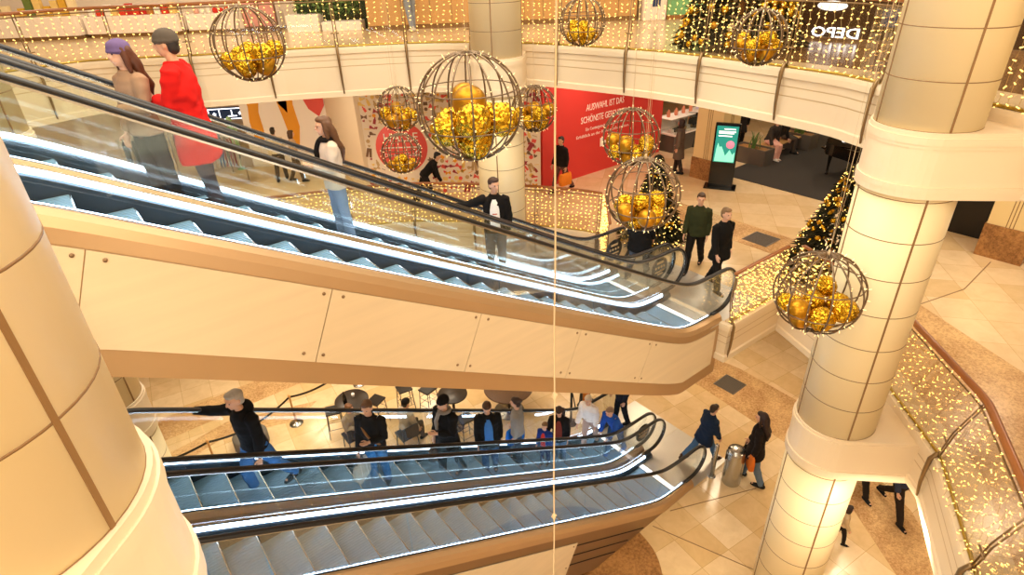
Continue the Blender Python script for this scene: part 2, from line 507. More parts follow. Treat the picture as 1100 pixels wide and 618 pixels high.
    if hood:
        j.ball(sp(0.53, -0.085), (.11*k, .07*k, .085*k), 12, 8)
    obj('jacket', voxel(j, 'jacket', 0.0145, 2, 0.03 if fuzzy else (0.016 if puffy else 0.010), rnd.random()*9), cloth(jacket), root, fix=False)
    if shirt:
        q = MB(); fr = []
        for u, w, d in ((-0.02, .07, .118), (0.1, .062, .112), (0.22, .066, .116), (0.34, .062, .118), (0.44, .04, .098), (0.5, .022, .075)):
            fr.append((sp(u, d+0.026*bulk), X*k, fw))
        vs = []
        ws = (.085, .078, .08, .075, .055, .025)
        for (c, _, _), w in zip(fr, ws):
            for x in (-1, -.5, 0, .5, 1):
                vs.append(Vector(c)+X*x*w*k-fw*(0.014*abs(x)**2*k)+fw*0.008)
        fs = [(i*5+a, i*5+a+1, (i+1)*5+a+1, (i+1)*5+a) for i in range(5) for a in range(4)]
        n0 = len(vs); vs2 = vs+[v-fw*0.03 for v in vs]
        fs += [tuple(i+n0 for i in f_)[::-1] for f_ in fs]
        q.add(vs2, fs, 0, True)
        obj('shirt', q, cloth(shirt), root)
    if scarf:
        q = MB(); ring = [sp(0.55)+(X*math.cos(a)*.085+fw*math.sin(a)*.085)*k for a in [2*PI*i/14 for i in range(14)]]
        q.tube(ring, .035*k, 8, closed=True)
        q.tube([sp(0.53, 0.11, .03), sp(0.4, 0.16, .05), sp(0.24, 0.165, .05)], [.035*k, .04*k, .03*k], 8, rounded=True)
        obj('scarf', voxel(q, 'scarf', 0.014, 1, 0.006), cloth(scarf), root, fix=False)
    if emblem:
        q = MB(); q.ball(sp(.27, .118+.024*bulk), (.05*k, .01, .022*k), 12, 8); q.ball(sp(.22, .115+.024*bulk), (.04*k, .01, .012*k), 10, 6)
        obj('shirt_print', q, cloth(emblem), root)
    if strap:
        q = MB(); pts = []
        for i in range(22):
            a = 2*PI*i/22; ca, sa = math.cos(a), math.sin(a)
            u = .24-.22*ca; pts.append(sp(u, sa*(.155 if sa > 0 else .15)*(1-.25*max(0, -ca)), -.16*ca*.95))
        q.tube(pts, .02*k, 6, closed=True); obj('shoulder_strap', q, cloth(strap), root)
    # ---- hair
    hm = MB()
    if hat:
        hm.ball(H(0, -0.012, 0.052), (.092*k*hs, .114*k*hs, .09*k*hs), 16, 10, R=Rh)
        hm.tube([H(.084*math.cos(a), -0.008+.104*math.sin(a), 0.03) for a in [2*PI*i/18 for i in range(18)]], .016*k, 8, closed=True)
        obj('hat', voxel(hm, 'hat', 0.011, 1, 0.004), cloth(hat), root, fix=False); hm = MB()
    if hair:
        hm.ball(H(0, -0.028, 0.035 if not hat else 0.01), (.084*k*hs if not hat else .078*k*hs, .092*k*hs, .093*k*hs if not hat else .07*k*hs), 18, 12, R=Rh)
        if not hat: hm.ball(H(0, 0.03, 0.085), (.07*k*hs, .062*k*hs, .038*k*hs), 14, 8, R=Rh)
        hm.ball(H(0, -0.055, -0.03), (.07*k*hs, .055*k*hs, .07*k*hs), 14, 8, R=Rh)
        if hairstyle == 'long':
            for x in (-.06, -.02, .02, .06):
                hm.tube([H(x, -.05, .03), H(x*1.15, -.095, -.08), H(x*1.2, -.115, -.2), sp(0.34+abs(x), -.155, x*1.1), sp(0.2+abs(x)*2, -.15, x*0.9)], [.05*k, .055*k, .05*k, .042*k, .02*k], 8, rounded=True)
            for e in (1, -1):
                hm.tube([H(e*.07, .01, .05), H(e*.083, .0, -.05), H(e*.09, -.01, -.16)], [.024*k, .03*k, .02*k], 8, rounded=True)
        elif hairstyle == 'bob':
            for a in range(-4, 5):
                th = math.radians(a*32); 
                hm.tube([H(.06*math.sin(th), -.06*math.cos(th), .05), H(.085*math.sin(th), -.02-.075*math.cos(th), -.06), H(.085*math.sin(th), -.02-.075*math.cos(th), -.125)], [.032*k, .034*k, .022*k], 8, rounded=True)
        elif hairstyle == 'bun':
            hm.ball(H(0, -.11, .07), .045*k, 12, 8)
        obj('hair', voxel(hm, 'hair', 0.0115, 1, 0.006, 3), mat('hair_'+hair.lstrip('#'), hair, 0.6, noise_amt=0.2, nscale=40), root, fix=False)
    root['_hands'] = [tuple(AR[1][2]+AR[1][3]*0.1*k), tuple(AR[-1][2]+AR[-1][3]*0.1*k)]
    return root

def hand_world(p, right=True):
    v = Vector(p['_hands'][0 if right else 1])
    return Matrix.Translation(p.location) @ Matrix.Rotation(p.rotation_euler.z, 4, 'Z') @ v

def tote(name, label, top, w, h, d, col, rz, handle=0.16, cat='bag'):
    """carrier bag hanging with its handle loop from the point TOP"""
    t = thing(name, label, cat, Vector(top)-Vector((0, 0, h+handle)), rz)
    b = MB(); n = 12; rings = []
    prof = [(0, .92, .9), (.02, 1.0, 1.0), (h*0.5, 1.04, .95), (h*0.92, .98, .6), (h, .95, .35)]
    vs, fs = [], []
    for z, a, c in prof:
        for j in range(n):
            th = 2*PI*j/n; x = abs(math.cos(th))**0.4*math.copysign(1, math.cos(th)); y = abs(math.sin(th))**0.4*math.copysign(1, math.sin(th))
            vs.append((x*w/2*a, y*d/2*c, z))
    for i in range(len(prof)-1):
        for j in range(n):
            fs.append((i*n+j, i*n+(j+1) % n, (i+1)*n+(j+1) % n, (i+1)*n+j))
    fs.append(tuple(range(n))[::-1]); fs.append(tuple((len(prof)-1)*n+j for j in range(n)))
    b.add(vs, fs, 0, True)
    obj('pouch', b, cloth(col), t)
    q = MB(); q.tube([(-w*.25, 0, h*.97), (-w*.2, 0, h+handle*.7), (0, 0, h+handle), (w*.2, 0, h+handle*.7), (w*.25, 0, h*.97)], .009, 6)
    obj('handle', q, cloth('#3a2c22'), t)
    return t

def zline(s):                                # height of the step noses above the lower floor
    d = T30*(7.5-s); a = 0.5*(d+math.sqrt(d*d+0.035)); H = 4.55
    return H-0.5*((H-a)+math.sqrt((H-a)**2+0.006))
STEP = 0.4
def tread(s):                                # height of the tread under a foot at s
    i = math.floor(s/STEP)
    return zline((i+1)*STEP)
SD = A                                       # heading down the escalators
UPD = A+PI                                   # heading up the escalators
NF = 6.79                                    # axis of the far escalators
def on_steps(s, n, low): 
    p = W(s, n, low+tread(s)); return p
hang = ((0.12, 0.1, -1), (0.02, 0.3, -1)); hangl = ((-0.12, 0.05, -1), (-0.02, 0.25, -1))
fold = ((0.15, 0.25, -1), (-0.75, 0.75, 0.15)); foldl = ((-0.15, 0.25, -1), (0.75, 0.75, 0.15))
still = ((3, 4), (-3, 3))
P = {}
# --- upper escalator
P['red'] = person('person in a long red puffer coat and grey cap on the upper escalator', on_steps(1.19, 6.74, L1), UPD-0.5, 1.77, jacket='#d01a14', coat=0.38, trousers='#3a2f30', hair='#2a211c', hat='#5a5148', legs=still, arms=(hang, fold and foldl), puffy=True, bulk=1.3)
P['purple'] = person('person with a purple knitted cap and beige jacket on the upper escalator', on_steps(0.81, 6.98, L1), UPD+0.4, 1.70, jacket='#a58468', coat=0.06, trousers='#141214', hair='#5a3018', hat='#6c5a86', hairstyle='long', legs=still, arms=(hang, foldl), female=True)
P['brown'] = person('person with long brown hair and pale jacket on the upper escalator', on_steps(2.62, 6.9, L1), UPD-0.15, 1.62, jacket='#d8c4ae', coat=0.1, trousers='#7d8ea6', hair='#5e3b1e', hairstyle='long', legs=still, arms=(fold, foldl), female=True, scarf='#16120f')
P['blazer'] = person('person in a black blazer and white printed T-shirt with one arm stretched out', on_steps(5.05, 6.9, L1), UPD+0.95, 1.68, jacket='#15110f', coat=0.08, trousers='#5b5650', hair='#3d2415', legs=still, turn=28, arms=(((0.95, 0.05, -0.3), (0.97, 0.1, 0.05)), ((-0.18, 0.1, -1), (0.1, 0.5, -0.9))), shirt='#efe6dc', emblem='#c8654a')
P['cart'] = person('person in a bulky black coat stepping off the upper escalator', W(8.72, 6.95, L1), SD+0.3, 1.72, jacket='#120f0e', coat=0.3, trousers='#43464d', hair='#2a1d15', bulk=1.2, legs=((18, 5), (-16, 14)), puffy=True)
# --- middle floor
P['green'] = person('person in a dark olive jacket walking beside the golden fir tree', W(9.75, 6.34, L1), SD+0.4+PI, 1.74, jacket='#33361c', coat=0.08, trousers='#17130f', hair='#4a3322', legs=((16, 4), (-16, 16)), turn=15)
P['black'] = person('grey-haired person in a black coat walking towards the bronze handrail', W(9.4, 5.55, L1), A-PI/2-0.25, 1.74, jacket='#12100e', coat=0.2, trousers='#171310', hair='#7a5e40', legs=((14, 4), (-14, 14)), bulk=1.08)
P['hoard'] = person('person in black with an orange bag in front of the red wall', W(11.0, 11.75, L1), A+PI, 1.62, jacket='#201714', coat=0.05, trousers='#6a4a44', hair='#2c1d14', legs=((20, 5), (-20, 16)))
P['greycoat'] = person('person in a long grey-brown coat with dark hair by the white shop counter', W(14.66, 10.5, L1), A+PI/2+0.3, 1.62, jacket='#6a5b50', coat=0.42, trousers='#3a2f2a', hair='#2a1610', hairstyle='bob', legs=((10, 4), (-8, 8)), female=True)
P['dark'] = person('tall person in dark clothes standing behind the left planter', W(17.75, 10.45, L1), A+0.6, 1.80, jacket='#1e1814', coat=0.25, trousers='#1c1613', hair='#241811', legs=((10, 4), (-12, 12)))
P['left_a'] = person('person in a pale shirt with dark hair by the mural wall', W(5.4, 18.6, L1), A-PI/2+2.6, 1.66, jacket='#e0d0b4', trousers='#4a4038', hair='#2c2018', legs=((12, 4), (-12, 12)))
P['left_b'] = person('person with brown hair and beige jacket walking behind the pale-shirted one', W(5.75, 18.1, L1), A-0.4, 1.60, jacket='#c0a284', trousers='#5a4a3c', hair='#4c2f1b', hairstyle='bob', legs=((12, 4), (-12, 12)), female=True)
P['low_dark'] = person('person in black bending forward beside the patterned wall', W(7.7, 13.7, L1), A-0.5, 1.6, lean=45, jacket='#15110f', trousers='#201a18', hair='#1c1410', legs=((20, 4), (-18, 14)))
# --- lower escalator
P['hoodie'] = person('grey-haired person in a black hooded jacket and jeans reaching for the handrail', on_steps(0.82, 6.85, L0), UPD+0.35, 1.92, lean=4, jacket='#110f10', coat=0.04, trousers='#3c6aa2', hair='#b9ada0', legs=((22, 30), (-20, 10)), arms=(((0.95, 0.35, -0.25), (0.9, 0.5, 0.0)), hangl), hood=True)
P['strap'] = person('person in dark jacket with a brown shoulder strap and pale carrier bag', on_steps(2.42, 6.8, L0), UPD+0.75, 1.74, jacket='#1c1a19', coat=0.06, trousers='#2f6ea8', hair='#6a4b33', legs=still, arms=(((0.1, 0.15, -1), (-0.1, 0.6, -0.8)), foldl), strap='#8a6038')
P['cap'] = person('person in a black padded jacket and black cap with grey scarf', on_steps(3.72, 6.8, L0), UPD+0.2, 1.82, jacket='#151312', coat=0.24, trousers='#1f2a30', hair='#1c1512', hat='#161313', legs=((10, 4), (-8, 10)), scarf='#8d8378', bulk=1.12, puffy=True, arms=(hang, fold and foldl))
P['blueshirt'] = person('person in an open black jacket over a blue shirt', on_steps(4.55, 6.75, L0), UPD+1.0, 1.72, jacket='#131110', coat=0.16, trousers='#2b4a74', hair='#4a3223', legs=((6, 4), (-6, 6)), shirt='#3f74b4', bulk=1.1, nod=20)
P['greyjacket'] = person('person in a grey jacket carrying a bright blue shoulder bag', on_steps(5.38, 6.95, L0), UPD-0.9, 1.68, jacket='#8d857c', coat=0.06, trousers='#3a4658', hair='#3a2518', legs=still, female=True, hairstyle='bun')
P['child'] = person('small child in a blue and red jacket', on_steps(5.9, 6.72, L0), UPD+0.4, 1.12, jacket='#233c86', trousers='#2e3a66', hair='#7a5a38', legs=still, shirt='#d8423a', child=True)
P['mother'] = person('person with long dark hair in a black cardigan looking down', on_steps(6.42, 6.85, L0), UPD+0.7, 1.62, jacket='#14100f', coat=0.12, trousers='#5e7c9c', hair='#2f1a10', hairstyle='long', legs=still, nod=25, shirt='#7e3426', female=True, arms=(((0.3, 0.25, -1), (0.1, 0.8, -0.5)), hangl))
P['white'] = person('person in a fluffy white jacket at the foot of the lower escalator', W(7.62, 7.08, L0+tread(7.62)), UPD+0.3, 1.66, lean=16, jacket='#efe4dc', trousers='#b99a8a', hair='#cdbca6', legs=((12, 6), (-10, 8)), fuzzy=True, bulk=1.15, female=True)
P['bluejacket'] = person('person in a bright blue jacket leaning on the lower escalator handrail', W(7.9, 6.55, L0), UPD+0.1, 1.64, lean=28, jacket='#2450a8', coat=0.1, trousers='#33506e', hair='#8a6f58', legs=((16, 8), (-14, 10)), shoes='#2f6fb4', arms=(hang, ((-0.15, 0.65, -0.75), (0.1, 0.9, -0.3))))
P['landing'] = person('person in a dark navy jacket standing behind the round escalator sign', W(8.75, 7.15, L0), UPD-0.5, 1.72, jacket='#1c1d2a', coat=0.1, trousers='#14161c', hair='#3a2a22', legs=((8, 4), (-8, 8)))
# --- ground floor
P['navy'] = person('person in a navy quilted coat and jeans walking by the steel bollard', W(9.25, 5.12, L0), 0.25, 1.66, lean=10, jacket='#1d2c44', coat=0.22, trousers='#4f7196', hair='#33241a', shoes='#4a3b30', legs=((24, 4), (-26, 18)), bulk=1.12, puffy=True)
P['orange'] = person('person with long dark hair and a black bag walking past the steel litter bin', W(9.52, 4.08, L0), A+PI/2+0.35, 1.94, jacket='#1d1512', coat=0.2, trousers='#5d7187', hair='#2b1710', hairstyle='long', legs=((12, 4), (-10, 12)), female=True, bulk=1.08)
P['seat_a'] = person('seated person in a beige jacket at the dark bar table', W(3.35, 10.75, L0), A-PI/2+0.3, 1.7, sit=0.45, jacket='#8f8068', trousers='#4a4038', hair='#6b4426', legs=((80, 82), (78, 84)), lean=6, arms=(fold, foldl))
P['seat_b'] = person('seated person in a light grey jacket and black cap beside the bar stools', W(4.35, 9.95, L0), A+0.2, 1.7, sit=0.45, jacket='#b3aa9a', trousers='#4a4238', hair='#17120f', hat='#15110f', legs=((80, 82), (78, 84)), lean=10)
P['walk_a'] = person('person in dark trousers striding away under the right bridge', W(10.95, 1.75, L0), A-PI/2-0.5, 1.72, jacket='#2e3448', trousers='#2a2018', hair='#2a1d15', shoes='#1a1512', legs=((26, 4), (-26, 20)))
P['walk_b'] = person('person in a brown coat striding beside the one in dark trousers', W(11.1, 2.45, L0), A-PI/2-0.5, 1.68, jacket='#6a4a34', coat=0.3, trousers='#2a2420', hair='#4a2f1e', legs=((24, 4), (-24, 20)), female=True)
P['crouch'] = person('small child in a beige jacket behind the round column foot', W(9.45, 2.12, L0), A-PI/2+0.5, 1.0, jacket='#c3a982', trousers='#221a16', hair='#2c1a10', legs=((14, 6), (-10, 10)), child=True, hairstyle='bob')
P['bench_a'] = person('seated person in a black waistcoat and pink trousers on the bench', W(17.95, 9.5, L1), A-PI/2-0.2, 1.7, sit=0.46, jacket='#3a332f', trousers='#e0a898', hair='#5e3220', legs=((80, 80), (74, 80)), lean=22, shoes='#f0e6da')
P['bench_b'] = person('seated person in a black jacket on the bench next to the planter', W(18.8, 9.5, L1), A-PI/2+0.3, 1.7, sit=0.46, jacket='#1a1512', trousers='#4a4038', hair='#2a1d15', legs=((80, 80), (76, 82)), lean=8)
P['upper_legs'] = person('person in grey-blue jeans standing on the upper gallery', W(8.56, 15.0, L2), A+PI/2, 1.76, jacket='#5a4c40', trousers='#8f98a6', hair='#3a2a20', shoes='#d8d0c4', legs=((8, 4), (-8, 8)))
# things they carry
t = hand_world(P['hoard'], False)
tote('shoulder_bag', 'orange bag carried by the person at the red wall', t+Vector((0, 0, 0.05)), 0.42, 0.34, 0.14, '#e8842a', A, 0.12)
tote('shoulder_bag', 'bright blue shoulder bag of the person in the grey jacket', hand_world(P['greyjacket'], True)+Vector((0.08, -0.05, 0.16)), 0.42, 0.38, 0.16, '#1f62b4', A, 0.14)
tote('carrier_bag', 'pale striped carrier bag held in front of the jeans', hand_world(P['strap'], True), 0.36, 0.32, 0.14, '#d5cec0', A+0.6, 0.1)
tote('handbag', 'black handbag with tan trim held by the long-haired walker', hand_world(P['orange'], True), 0.36, 0.34, 0.16, '#1a1412', A, 0.12)
tote('carrier_bag', 'orange carrier bag on the arm of the long-haired walker', hand_world(P['orange'], False)+Vector((0.0, 0, 0.25)), 0.3, 0.36, 0.12, '#d8752c', A+0.8, 0.12)
tote('handbag', 'dark bag hanging from the hand of the cap wearer', hand_world(P['cap'], True), 0.34, 0.28, 0.14, '#5a4c44', A+0.5, 0.1)
# ------------------------------------------------------------------ floors and their edges (escalator grid: s, n)
def world_poly(pts): return [tuple(W(a, b)[:2]) for a, b in pts]
void2 = catmull([(0.6, -.45), (3.0, -.45), (4.6, -.35), (6.1, .05), (6.8, .35), (7.7, .9), (8.2, 1.75), (8.76, 3.26), (9.0, 3.8), (9.15, 4.6), (9.25, 5.5), (9.33, 6.4), (9.3, 7.4), (9.1, 8.45),
                 (8.67, 10.1), (7.95, 11.4), (7.3, 12.25), (6.33, 12.94), (4.6, 13.95), (3.08, 14.6), (2.1, 15.3), (1.06, 15.75), (0.37, 15.55), (-.26, 15.3), (-1.5, 14.9)], 3) \
    + [(-1.5, 8.4), (-.6, 8.2), (-.6, 4.2), (-1.5, 4.0), (-1.5, -.45)]
right1 = [(5.0, -.5), (6.2, .13), (7.71, .97), (9.3, 2.62)]
void1 = [(0.6, -.5), (3.0, -.5)]+right1 + [(10.19, 4.55), (8.45, 4.6), (8.45, 7.62), (9.65, 8.85)] \
    + catmull([(9.4, 9.4), (8.69, 10.5), (7.86, 11.5), (7.36, 12.05), (6.4, 12.9), (4.6, 13.8), (3.0, 14.5), (1.0, 15.4), (-1.5, 14.9)], 3) \
    + [(-1.5, 8.4), (-.6, 8.2), (-.6, 4.2), (-1.5, 4.0), (-1.5, -.5)]
outer = [(-14, -5), (28, -5), (28, 27), (-14, 27)]
def slab(name, void, z0, z1, top_m, label):
    b = MB(); b.prism(outer, z0, z1, 0, holes=[void], side_m=1)
    # underside gets the ceiling paint
    for i, f in enumerate(b.f):
        if all(abs(b.v[k][2]-z0) < 1e-6 for k in f): b.m[i] = 1
    return struct(name, b, [top_m, 'ceiling_paint'], label, 'floor', (0, 0, 0), A)
g = MB(); g.prism(outer, L0-.3, L0)
struct('floor', g, 'tile_ground', 'cream stone tiled ground floor at the foot of the lower escalators', 'floor', (0, 0, 0), A)
slab('floor_middle', void1, L1-.62, L1, 'tile_middle', 'cream tiled middle floor around the open atrium')
slab('floor_upper', void2, L2-.62, L2, 'tile_upper', 'pale tiled upper gallery floor around the open atrium')

def inlay(name, poly, z, m, label, holes=()):
    b = MB(); b.prism(poly, z-0.004, z+0.004, 0, holes=holes)
    return struct(name, b, m, label, 'floor inlay', (0, 0, 0), A)
inlay('floor_inlay', [(10.5, .7), (11.3, 1.5), (12.8, 4.5), (12.9, 6.5), (12.6, 8.5), (10.7, 13), (7.5, 15.0), (0, 15.0), (-4, 15.0), (-4, 14.05), (0, 14.05), (7, 14.05), (9.6, 12), (11.35, 8), (11.45, 6.7), (11.2, 4.2), (10.55, 2.4), (9.5, 1.0), (8.2, -.6), (9.3, -.7)], L0, 'granite', 'speckled brown granite band curving across the ground floor')
inlay('floor_inlay', catmull([(6.68, 5.0), (6.66, 4.6), (6.48, 4.1), (6.0, 3.6), (5.2, 3.2), (4.0, 3.0), (2.0, 3.0)], 4)+[(2.0, 5.0)], L0, 'granite_dark', 'dark granite patch with a curved edge under the near lower escalator')
inlay('floor_inlay', [(-4, 13.2), (0.2, 13.55), (1.2, 13.75), (3.3, 13.0), (2.6, 12.6), (1.0, 13.2), (0, 12.95), (-4, 12.4)], L0, 'granite', 'narrow granite band behind the lower escalator near the queue posts')
inlay('floor_inlay', [(11.66, 5.0), (11.66, 9.0), (12.72, 9.0), (12.72, 5.0)], L1, 'granite', 'straight granite band on the middle floor between handrail and black carpet')
inlay('floor_inlay', [(6.5, -.2), (7.85, .55), (9.6, 2.4)]+[(10.35, 4.4), (11.66, 5.0), (12.72, 5.0), (11.75, 2.78), (10.65, .82), (9.4, -.7), (7.5, -1.6)], L1, 'granite', 'wide granite band behind the brown handrail on the right')
b = MB(); b.prism([(15.5, 5.3), (15.5, 9.55), (21.6, 9.55), (21.6, 5.3)], L1-.002, L1+.012)
tag(obj('carpet', b, 'carpet_black', None, (0, 0, 0), A), 'large black carpet under the grand piano', 'carpet')
for s, n, z, l in ((12.18, 6.2, L1, 'square metal floor grate in the granite band on the middle floor'), (12.1, 6.25, L0, 'square metal floor grate in the granite on the ground floor'), (9.9, -.05, L1, 'square metal floor grate behind the brown handrail at the right edge')):
    b = MB(); b.box((0, 0, .006), (.62, .62, .012), 0)
    t = thing('floor_grate', l, 'grate', W(s, n, z), A); obj('grate_frame', b, 'grate', t)
    b = MB()
    for i in range(12): b.box((-.275+i*.05, 0, .015), (.022, .56, .008), 0)
    obj('grating', b, 'planter_grey', t)
# dark joints running across the ground floor
for p, q, z, l in (((7.0, 4.67), (7.72, 2.7), L0, 'thin dark joint line running from the near escalator foot to the column'), ((7.57, 4.68), (9.45, 3.86), L0, 'thin dark joint line between escalator foot and litter bin'),
                ((11.55, 2.72), (12.92, 2.35), L1, 'thin dark joint line behind the right column'), ((12.92, 2.35), (14.6, 2.4), L1, 'thin dark joint line leading to the square pillar')):
    b = MB(); v = Vector((q[0]-p[0], q[1]-p[1], 0)); b.box(((p[0]+q[0])/2, (p[1]+q[1])/2, z+.002), (v.length, .018, .006), 0, rz=math.atan2(v.y, v.x))
    struct('floor_joint', b, 'seam_brown', l, 'floor joint', (0, 0, 0), A)

def edge_frames(path, sgn, z):
    """frames along a (s, n) path; u points into the void"""
    fr = []; k = len(path)
    for i, p in enumerate(path):
        a = Vector(path[max(0, i-1)]); c = Vector(path[min(k-1, i+1)]); q = Vector(p)
        n1 = (q-a); n2 = (c-q)
        n1 = n1.normalized() if n1.length > 1e-6 else n2.normalized(); n2 = n2.normalized() if n2.length > 1e-6 else n1
        t = (n1+n2).normalized(); nv = Vector((-t.y, t.x))*sgn
        sc = 1/max(.4, t.dot(n1))
        fr.append((Vector((p[0], p[1], z)), Vector((nv.x*sc, nv.y*sc, 0)), Vector((0, 0, 1))))
    return fr
def fascia(name, path, z, depth, label, sgn=1):
    b = MB(); fr = edge_frames(path, sgn, z)
    d = depth
    b.sweep(fr, [(-.02, .03), (.07, .03), (.075, -.02), (.07, -.10), (.035, -.115), (.035, -.22), (.03, -.225), (.03, -.235), (.035, -.24), (.035, -.36), (.03, -.365), (.03, -.375), (.035, -.38),
                 (.035, -d+.13), (.065, -d+.11), (.07, -d), (-.02, -d)], 0)
    for q in (-.23, -.37): b.sweep(fr, [(.0355, q-.007), (.0362, q-.007), (.0362, q+.007), (.0355, q+.007)], 1)
    return struct(name, b, ['fascia', 'fascia_line'], label, 'balcony edge', (0, 0, 0), A)
i_mc = min(range(len(void2)), key=lambda i: (void2[i][0]-8.2)**2+(void2[i][1]-11.0)**2)
fascia('trim_1', void2[:i_mc+1], L2, .80, 'cream edge of the upper gallery on the right side')
fascia('trim_2', void2[i_mc:-6], L2, 1.02, 'tall cream edge of the upper gallery at the back left')
fascia('trim_3', void1[:-6], L1, .76, 'cream edge of the middle floor around the atrium')

# ------------------------------------------------------------------ columns with their collars
def column(c, label, z_top=14.0):
    b = MB(); r = .52; x, y = W(*c)[:2]
    for z0, z1 in ((L0, 3.40), (L1-.10, 7.66), (8.34, z_top)):
        b.lathe([(r, z0), (r, z1)], n=48, m=0)
        # dark joints between the cladding sheets
        k = 0
        zz = z0 if z0 != L0 else -.22
        while zz < z1-.02:
            b.lathe([(r-.004, zz-.005), (r+.002, zz-.005), (r+.002, zz+.005), (r-.004, zz+.005)], n=48, m=1); zz += .5
        for a in range(4):
            th = PI/4+a*PI/2+math.radians(-2)
            b.box(((r)*math.cos(th), r*math.sin(th), (z0+z1)/2), (.010, .022, z1-z0), 1, rz=th)
    return struct('column', b, ['panel', 'seam_brown'], label, 'column', (x, y, 0), A)
def collar(c, d, z1, label, name='column_collar'):
    """rounded band round a column that runs out to the gallery in the direction d"""
    th = math.atan2(d[1], d[0]); b = MB(); L = 1.15
    def outline(r):
        pts = [(r*math.cos(th+PI/2+PI*i/24), r*math.sin(th+PI/2+PI*i/24)) for i in range(25)]
        pts += [(math.cos(th)*L+r*math.sin(th), math.sin(th)*L-r*math.cos(th)), (math.cos(th)*L-r*math.sin(th), math.sin(th)*L+r*math.cos(th))]
        return pts
    for r, a, q in ((.558, -.72, -.65), (.562, -.65, -.58), (.545, -.58, -.17), (.552, -.17, -.13), (.558, -.13, -.05), (.545, -.05, 0)):
        b.prism(outline(r), a, q)
    x, y = W(*c)[:2]
    return struct(name, b, 'fascia', label, 'column collar', (x, y, z1), A)
COLS = (((7.67, 2.28), (1, -1), 'right'), ((-.63, 2.41), (-1, -1), 'left'), ((7.72, 10.2), (1, 1), 'middle'), ((-.66, 10.0), (-1, 1), 'far left'))
cl = {'right': 'tall round cream column beside the right gallery rail', 'left': 'big round column filling the lower left corner', 'middle': 'round cream column behind the large wire sphere', 'far left': 'round column half hidden behind the lower left one'}
for c, d, k in COLS:
    column(c, cl[k])
    collar(c, d, 8.34, 'cream collar at upper gallery height on the '+k+' column')
    collar(c, d, L1-.10, 'cream collar at middle floor height on the '+k+' column')

# ------------------------------------------------------------------ outer walls, roof
def wall(name, p, q, z0, z1, m, label, th=.2):
    b = MB(); v = Vector((q[0]-p[0], q[1]-p[1], 0))
    b.box(((p[0]+q[0])/2, (p[1]+q[1])/2, (z0+z1)/2), (v.length, th, z1-z0), 0, rz=math.atan2(v.y, v.x))
    return struct(name, b, m, label, 'wall', (0, 0, 0), A)
b = MB(); b.prism(outer, 14.0, 14.2, 0, holes=[catmull([(9.0, 4), (9, 8), (7, 12), (3, 14), (0, 14), (-1.2, 11)], 2)+[(-1.2, 2), (2, .2), (6, .4)]])
struct('ceiling', b, 'ceiling_paint', 'white roof above the atrium with an open skylight', 'ceiling', (0, 0, 0), A)
wall('wall_left', (-14, -5), (-14, 27), L0, 14, 'wall_beige', 'plain beige wall closing the left side')
wall('wall_right', (28, -5), (28, 27), L0, 14, 'wall_beige', 'plain beige wall closing the right side')
wall('wall_back', (-14, 27), (28, 27), L0, 14, 'wall_white', 'pale wall closing the back')
wall('wall_front', (-14, -5), (28, -5), L0, 14, 'wall_white', 'pale wall behind the viewpoint')

# ------------------------------------------------------------------ escalators
SS = [-2.2+i*.12 for i in range(int((8.46+2.2)/.12)+1)]+[8.46]
def zb_(s, upper): return max(zline(s)-1.23, -1.12 if upper else 0.0)
HW = .55
def rail_path(off, r, zc):
    """closed handrail loop is cut at the deck; newel half circles at both ends"""
    top = [(s, zline(s)+off) for s in SS if -1.5 <= s <= 8.5]
    lo = [(8.5+r*math.sin(a), off-r+r*math.cos(a)+zline(8.5)) for a in [PI*i/14 for i in range(1, 15)]]+[(8.3, off-2*r+zline(8.5))]
    hi = [(-1.5-r*math.sin(a), off-r+r*math.cos(a)+zline(-1.5)) for a in [PI*i/14 for i in range(1, 15)]]
    return hi[::-1]+top+lo
def frames_xz(path):
    fr = []
    for i, (x, z) in enumerate(path):
        a = path[max(0, i-1)]; c = path[min(len(path)-1, i+1)]
        t = Vector((c[0]-a[0], 0, c[1]-a[1])).normalized()
        fr.append((Vector((x, 0, z)), Vector((0, 1, 0)), Vector((-t.z, 0, t.x))))
    return fr
def shift(fr, y): return [(o+Vector((0, y, 0)), u, v) for o, u, v in fr]
ell = [(.042*math.cos(2*PI*i/10), .024*math.sin(2*PI*i/10)) for i in range(10)]
def vfr(y, ss=None, fz=None):
    return [(Vector((s, y, (fz or zline)(s))), Vector((0, 1, 0)), Vector((0, 0, 1))) for s in (ss or SS)]
step_mesh = None
